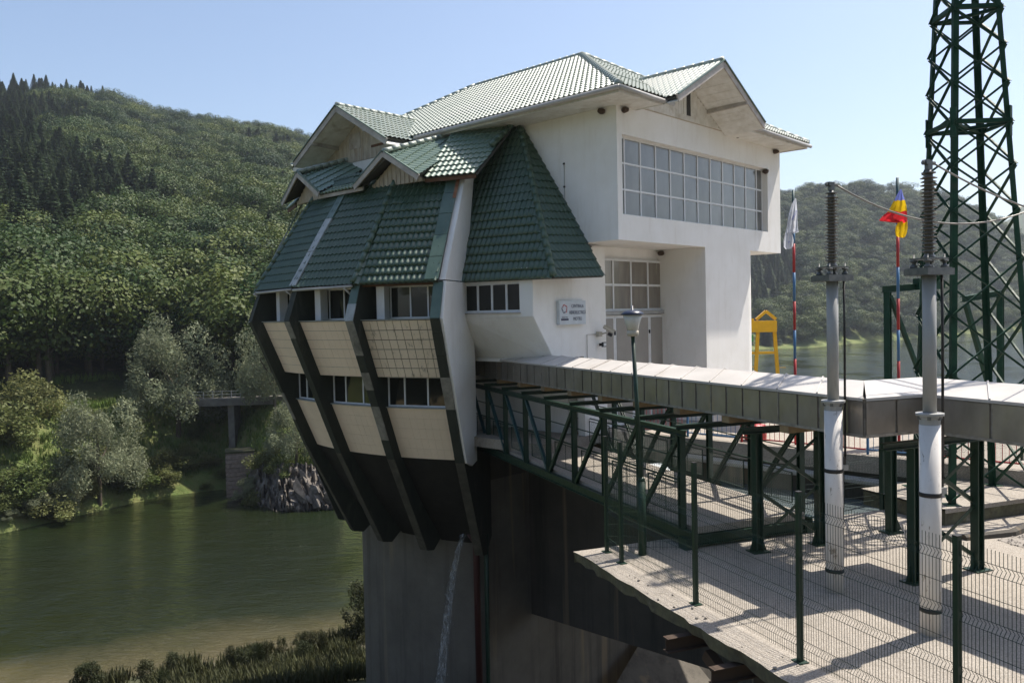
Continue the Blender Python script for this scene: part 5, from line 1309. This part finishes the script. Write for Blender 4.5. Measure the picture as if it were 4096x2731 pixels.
for i, (u_, v_) in enumerate(((-4.3, 18.0), (-4.0, 18.9))):
    ring = []
    T = MB(); T.lathe(L(u_, v_, DECK), [(.18, .0), (.36, .02), (.40, .12), (.36, .23), (.18, .25), (.16, .12)], 18)
    T.single('tyre', M['black'], 'black tyre lying on the deck behind the railing', 'tyre', None, 'tyres on the deck', True)
def flag_pole(P, top, lab):
    T = thing('flag_pole', lab, 'flag pole', P); z_ = 0; i = 0; seg = [.35, .86, .86, .86, .86, .86, .86, .86, .86, 2]; P = V(P)
    cols = ['red', 'blue']
    while z_ < top - 1.3:
        h = min(.9, top - 1.3 - z_); MB().tube([P + Z * z_, P + Z * (z_ + h)], .042, 12).build('band', M[cols[i % 2]], T, True); z_ += h; i += 1
    MB().tube([P + Z * z_, P + Z * top], .04, 12).build('top_section', M['steel_blue'], T, True)
    return T
fpA, fpB = V((8.86, 26.0, DECK)), V((11.13, 23.9, DECK))
flag_pole(fpA, 7.95, 'red and blue banded flag pole flying the white flag'); flag_pole(fpB, 7.95, 'red and blue banded flag pole flying the blue yellow and red flag')
def cloth(name, P, rows_, mats, label, mi=None, sc=(1, 1)):
    """flag hanging from the pole top; rows_ = (drop, near edge out, far edge out, fold)"""
    mb = MB(); n_ = 14; R_ = []
    for (z_, a_, b_, fd) in rows_:
        a_ *= sc[0]; b_ *= sc[0]; fd *= .6
        R_.append([P + V((1, 0, 0)) * (a_ + (b_ - a_) * i / n_) + V((0, 1, 0)) * (.10 * math.sin(i * 1.1 + z_ * 3.1) * fd - .12) + Z * (-z_ * sc[1] - .05 * fd * math.sin(i * .9)) for i in range(n_ + 1)])
    for j in range(len(R_) - 1):
        mb.m = (mi(j) if mi else 0); mb.grid([R_[j], R_[j + 1]])
    return mb.single(name, mats, label, 'flag', P, None, True)
def cloth_mat(nm, c):
    m, t, b = mk(nm); t.links.new(mixc(t, noise(t, pos(t), 2), c, tuple(x * .9 for x in c)), b.inputs['Base Color']); b.inputs['Roughness'].default_value = .7
    tr = nd(t, 'ShaderNodeBsdfTranslucent'); tr.inputs[0].default_value = (*c, 1); mx = nd(t, 'ShaderNodeMixShader'); mx.inputs[0].default_value = .5
    t.links.new(b.outputs[0], mx.inputs[1]); t.links.new(tr.outputs[0], mx.inputs[2]); t.links.new(mx.outputs[0], t.nodes['Material Output'].inputs[0]); return m
fm = [cloth_mat('flag_white', (.72, .74, .80)), cloth_mat('flag_blue', (.20, .24, .62)), cloth_mat('flag_yellow', (.85, .55, .01)), cloth_mat('flag_red', (.70, .03, .04)), cloth_mat('flag_navy', (.03, .03, .12))]
PA_ = fpA + Z * 7.75
FW = cloth('flag', PA_, [(0.1, .03, .10, .1), (.4, -.18, .12, .4), (.8, -.36, .16, .8), (1.2, -.50, .20, 1), (1.6, -.62, .26, 1), (1.78, -.66, .32, 1), (1.85, -.70, -.15, 1), (2.2, -.76, -.10, .8), (2.5, -.74, -.16, .6), (2.62, -.62, -.3, .4)], [fm[0], fm[1]], 'drooping white flag with blue writing on the banded pole', None, (.46, .62))
def text_mesh(s_, size, mat, name, parent, loc, X, Yv, sx=1.0, off=.0):
    cu = bpy.data.curves.new(name, 'FONT'); cu.body = s_; cu.size = size; cu.align_x = 'CENTER'; cu.align_y = 'CENTER'; cu.extrude = .002
    ob = bpy.data.objects.new('tmp', cu); COL.objects.link(ob); bpy.context.view_layer.update()
    me = bpy.data.meshes.new_from_object(ob.evaluated_get(bpy.context.evaluated_depsgraph_get())); bpy.data.objects.remove(ob)
    me.materials.clear(); me.materials.append(mat)
    X = V(X).normalized(); Yv = V(Yv).normalized(); Zv = X.cross(Yv)
    o = bpy.data.objects.new(name, me); COL.objects.link(o); o.parent = parent
    mt = Matrix((X * sx, Yv, Zv)).transposed().to_4x4(); mt.translation = V(loc) - base_of(parent); o.matrix_local = mt; return o
text_mesh('noastra', .12, fm[1], 'flag_writing', FW, PA_ + V((-.06, -.24, -.60)), V((.45, 0, .9)), V((-.9, 0, .45)), .9)
text_mesh('H', .11, fm[1], 'flag_writing', FW, PA_ + V((-.21, -.22, -1.42)), V((.9, 0, .2)), V((-.2, 0, .9)), .9)
PB_ = fpB + Z * 7.6
cloth('flag', PB_, [(.0, .03, .10, .1), (.3, -.12, .16, .3), (.52, -.22, .22, .4), (.8, -.36, .28, .6), (1.05, -.52, .32, .7), (1.25, -.75, .34, .8), (1.45, -.92, .36, .8), (1.55, -.1, .38, .8), (1.75, -.18, .37, .5), (2.0, -.20, .33, .4), (2.2, -.16, .26, .3), (2.28, .05, .2, .2)],
      fm, 'drooping blue yellow and red flag on the banded pole', lambda j: 1 if j < 2 else 2 if j < 4 else 3 if j < 7 else 2, (.66, .60))
# small end of the flag turned over: red strip
# ---- yellow gantry
GY = V((13.38, 44.0, DECK)); G = thing('gantry_crane', 'yellow portal gantry crane behind the white column', 'crane', GY)
ax_ = V((.995, -.1, 0)); ay_ = V((.1, .995, 0))
for s2 in (1, -1):
    MB().bar(GY + ax_ * (.62 * s2 + .1), GY + ax_ * (.40 * s2 + .1) + Z * 3.6, .17, .17, ax_).build('leg', M['yellow'], G)
MB().bar(GY + ax_ * -3 + Z * 1.95, GY + ax_ * .62 + Z * 1.95, .10, .13).build('tie', M['yellow'], G)
for zz in (.75, 1.15):
    MB().bar(GY + ax_ * .72 + Z * zz, GY + ax_ * 1.1 + Z * zz, .03, .03).build('rung', M['yellow'], G); MB().bar(GY + ax_ * -.42 + Z * (zz + .06), GY + ax_ * -1.0 + Z * (zz + .06), .03, .03).build('rung', M['yellow'], G)
MB().bar(GY + ax_ * -4 + Z * 3.35, GY + ax_ * .62 + Z * 3.35, .4, .60).build('girder', M['yellow'], G)
MB().bar(GY + ax_ * -4 + Z * 3.86, GY + ax_ * -.55 + Z * 3.70, .3, .14).build('trolley_rail', M['yellow'], G)
for s2 in (1, -1): MB().bar(GY + ax_ * (.50 * s2 + .1) + Z * 3.72, GY + ax_ * .1 + Z * 4.15, .24, .14).build('cap_plate', M['yellow'], G)
MB().box(GY + ax_ * -.9 - ay_ * .5 + Z * 2.75, .4, .3, .35).build('hoist', flat('green_hoist', (.05, .25, .06), .4), G)

# ---- sign, cameras, nests, pipes, water jet on the station
sc = L(-7.72, 8.36, .0); su0, su1, sz0, sz1 = -8.42, -7.02, -.40, .40
SG = thing('station_sign', 'pale blue station sign board with dark lettering on the white wall', 'sign', L((su0 + su1) / 2, 8.3, sz0))
cu_ = L((su0 + su1) / 2, 8.37, (sz0 + sz1) / 2); SWd, SHt = su1 - su0, sz1 - sz0
MB().box(cu_, SWd, .13, SHt, A, N, Z).build('board', M['sign'], SG)
fc = lambda x_, z_: L(su0 + x_ * SWd, 8.439, sz0 + z_ * SHt)
for s_, z_, w_ in (('CENTRALA', .77, .80), ('HIDROELECTRICĂ', .50, .66), ('MOTRU', .23, .80)): text_mesh(s_, .165, M['ink'], 'lettering', SG, fc(.68, z_), A, Z, w_)
text_mesh('HIDROELECTRICA', .047, M['ink'], 'lettering', SG, fc(.19, .305), A, Z, .82)
MB().box(fc(.19, .215), .39, .006, .062, A, N, Z).build('blue_bar', M['ink'], SG)
lc = fc(.185, .66)
for i in range(5):                                 # ring of five curved blades
    a0_ = R(90 + 72 * i); pts = []
    for k in range(9): f = k / 8; a = a0_ - f * 1.9; r_ = .075 + .075 * f; pts.append((a, r_))
    outp = [lc + A * math.cos(a) * r_ + Z * math.sin(a) * r_ for a, r_ in pts]; inn = [lc + A * math.cos(a) * (r_ + .045 * math.sin(math.pi * min(1, k / 8 + .12))) + Z * math.sin(a) * (r_ + .045 * math.sin(math.pi * min(1, k / 8 + .12))) for k, (a, r_) in enumerate(pts)]
    m_ = MB(); m_.grid([outp, inn]); m_.build('emblem_blade', M['ink_red'] if i in (0, 1, 4) else M['ink'], SG)
CB = L(-6.22, 8.32, -.78)
CC = thing('security_camera', 'beige security camera on a wall bracket beside the tall grey doors', 'camera', CB)
MB().box(CB + N * .07, .17, .14, .17, A, N, Z).build('junction_box', M['cctv'], CC)
MB().tube([CB + N * .1 + A * .08, CB + N * .28 + A * .16 + Z * .05], .025, 8).build('arm', M['cctv'], CC)
ca_ = CB + N * .34 + A * .2 + Z * .16; cdv = (A * .75 + N * .35 - Z * .45).normalized(); cs_ = cdv.cross(Z).normalized()
MB().box(ca_, .12, .42, .11, cs_, cdv, cs_.cross(cdv)).build('housing', M['cctv'], CC); MB().box(ca_ + cs_.cross(cdv) * .07 + cdv * .03, .15, .46, .015, cs_, cdv, cs_.cross(cdv)).build('sun_shield', M['cctv'], CC)
MB().box(ca_ - Z * .16 + cdv * .05, .10, .14, .10, cs_, cdv, cs_.cross(cdv)).build('infrared_lamp', M['black'], CC)
MB().tube([CB + N * .01 - A * .08, CB - A * .62 + N * .01, CB - A * .62 + N * .01 - Z * 1.1], .012, 6).build('conduit', M['trim'], CC)
FLo = L(-6.15, 8.34, -1.15); FT = thing('floodlight', 'small black floodlight below the security camera', 'floodlight', FLo)
MB().box(FLo + N * .06, .05, .12, .10, A, N, Z).build('bracket', M['black'], FT); MB().box(FLo + N * .16 + A * .05, .20, .05, .17, A, (N + A * .4).normalized(), Z).build('head', M['black'], FT); MB().box(FLo + N * .19 + A * .065, .13, .02, .11, A, (N + A * .4).normalized(), Z).build('lens', M['pvc'], FT)
nests = [(-7.06, 9.3, 6.72, 'mud swallow nest under the eave on the river side of the corner'), (-6.6, 9.92, 6.72, 'mud swallow nest under the eave on the window side of the corner'), (1.0, 9.95, 6.92, 'mud swallow nest under the foot of the facade gable'), (4.4, 9.95, 6.72, 'mud swallow nest under the far end of the eave'),
         (3.72, 9.80, 5.82, 'mud swallow nest in the top corner of the big window'), (-1.55, 7.95, 2.28, 'mud swallow nest in the ceiling corner over the doors'), (2.75, 9.35, 2.28, 'mud swallow nest at the top of the rounded column')]
for i, (u_, v_, z_, lab) in enumerate(nests):
    bm = bmesh.new(); bmesh.ops.create_icosphere(bm, subdivisions=2, radius=.14)
    for q in bm.verts: q.co *= 1 + .25 * mnoise.noise(q.co * 9 + V((i, 0, 0))); q.co.z *= .8; q.co.z = min(q.co.z, .07)
    me = bpy.data.meshes.new('nest'); bm.to_mesh(me); bm.free(); me.materials.append(M['nest']); o = bpy.data.objects.new('swallow_nest', me); COL.objects.link(o); o.location = L(u_, v_, z_); tag(o, lab, 'nest', 'swallow nests')
# pipes on the pier and the jet of water
pj = PR(8.75, R(-110.3), -8.55); jo = PR(8.7, R(-112.2), -8.2)
pp = MB(); pp.tube([jo - N * .1, jo + N * .25, pj + N * .30, pj + N * .34 - Z * .15, pj + N * .36 - Z * 7.5], .13, 10); pp.single('red_pipe', flat('dark_red_paint', (.055, .012, .010), .6), 'rust red pipe hanging down the dark pier beside the water jet', 'pipe', None, None, True)
pg = PR(8.95, R(-106.0), -8.2); MB().tube([pg - N * .2, pg + N * .1, pg - Z * 12], .09, 10).single('green_pipe', M['steel'], 'dark green pipe running down the pier', 'pipe', None, None, True)
def jet_mat():
    m, t, b = mk('falling_water'); b.inputs['Roughness'].default_value = .25; b.inputs['Base Color'].default_value = (.70, .74, .78, 1)
    tr = nd(t, 'ShaderNodeBsdfTransparent'); mx = nd(t, 'ShaderNodeMixShader')
    t.links.new(ramp(t, noise(t, pos(t, (1, 1, .35)), 11, 6, .75), [(.42, .0), (.70, .42)]), mx.inputs[0]); t.links.new(tr.outputs[0], mx.inputs[1]); t.links.new(b.outputs[0], mx.inputs[2])
    t.links.new(mx.outputs[0], t.nodes['Material Output'].inputs[0]); return m
M['jet'] = jet_mat()
jd = V((-.95, -.3, 0)); jd.normalize(); pts, rs_ = [], []
for i in range(34):
    tt = i * .048; pts.append(jo + N * .3 + jd * 1.15 * tt - Z * (4.9 * tt * tt + .2 * tt)); rs_.append(.055 + .11 * tt)
J = MB().tube(pts, rs_, 12, False); rj = random.Random(2)
for q in J.v: q += V((rj.gauss(0, 1), rj.gauss(0, 1), rj.gauss(0, 1))) * .018
for i in range(700):
    tt = rj.random() ** .6 * 1.6; c = jo + N * .3 + jd * 1.15 * tt - Z * (4.9 * tt * tt + .2 * tt) + V((rj.gauss(0, 1), rj.gauss(0, 1), rj.gauss(0, 1))) * (.05 + .13 * tt); s_ = rj.uniform(.008, .03)
    J.add([c + V((s_, 0, 0)), c + V((-s_ * .5, s_, 0)), c + V((-s_ * .5, -s_, 0)), c + Z * s_ * 3], [(0, 1, 3), (1, 2, 3), (2, 0, 3), (0, 2, 1)])
o = J.build('water_jet', M['jet'], None, True); tag(o, 'white jet of water falling from a pipe on the pier', 'water jet', None, 'stuff')

# ---- overhead lines across the valley (thin)
for i, z_ in enumerate((14.0, 17.0, 20.5)):
    a = V((-170, 215, z_ + 6 - 9)); b = V((60, 260, z_ + 22)); out = [a.lerp(b, k / 30) - Z * 10 * 4 * (k / 30) * (1 - k / 30) for k in range(31)]
    MB().tube(out, .03, 4).single('overhead_line', M['wire'], 'thin overhead line crossing in front of the wooded slope', 'cable', a, 'overhead lines across the valley')
for i, z_ in enumerate((9, 19, 22, 35)):
    a = V((120, 430, z_ - 2)); b = V((420, 440, z_ + 1)); MB().tube([a, (a + b) / 2 - Z * 3, b], .045, 4).single('overhead_line', M['wire'], 'thin overhead line crossing in front of the hazy hill', 'cable', a, 'overhead lines over the lake')

# ---- air between us and the hills
def haze():
    m = bpy.data.materials.new('haze'); m.use_nodes = True; t = m.node_tree; t.nodes.clear(); out = t.nodes.new('ShaderNodeOutputMaterial'); pv_ = t.nodes.new('ShaderNodeVolumePrincipled')
    pv_.inputs['Color'].default_value = (.80, .88, 1.0, 1); pv_.inputs['Density'].default_value = .00014; pv_.inputs['Anisotropy'].default_value = .35
    t.links.new(pv_.outputs[0], out.inputs['Volume'])
    mb = MB(); mb.box(V((400, 1150, 140)), 4600, 4000, 340); o = mb.build('haze', m); tag(o, 'pale summer haze over the valley', 'haze', None, 'stuff'); return o
HAZE = haze()
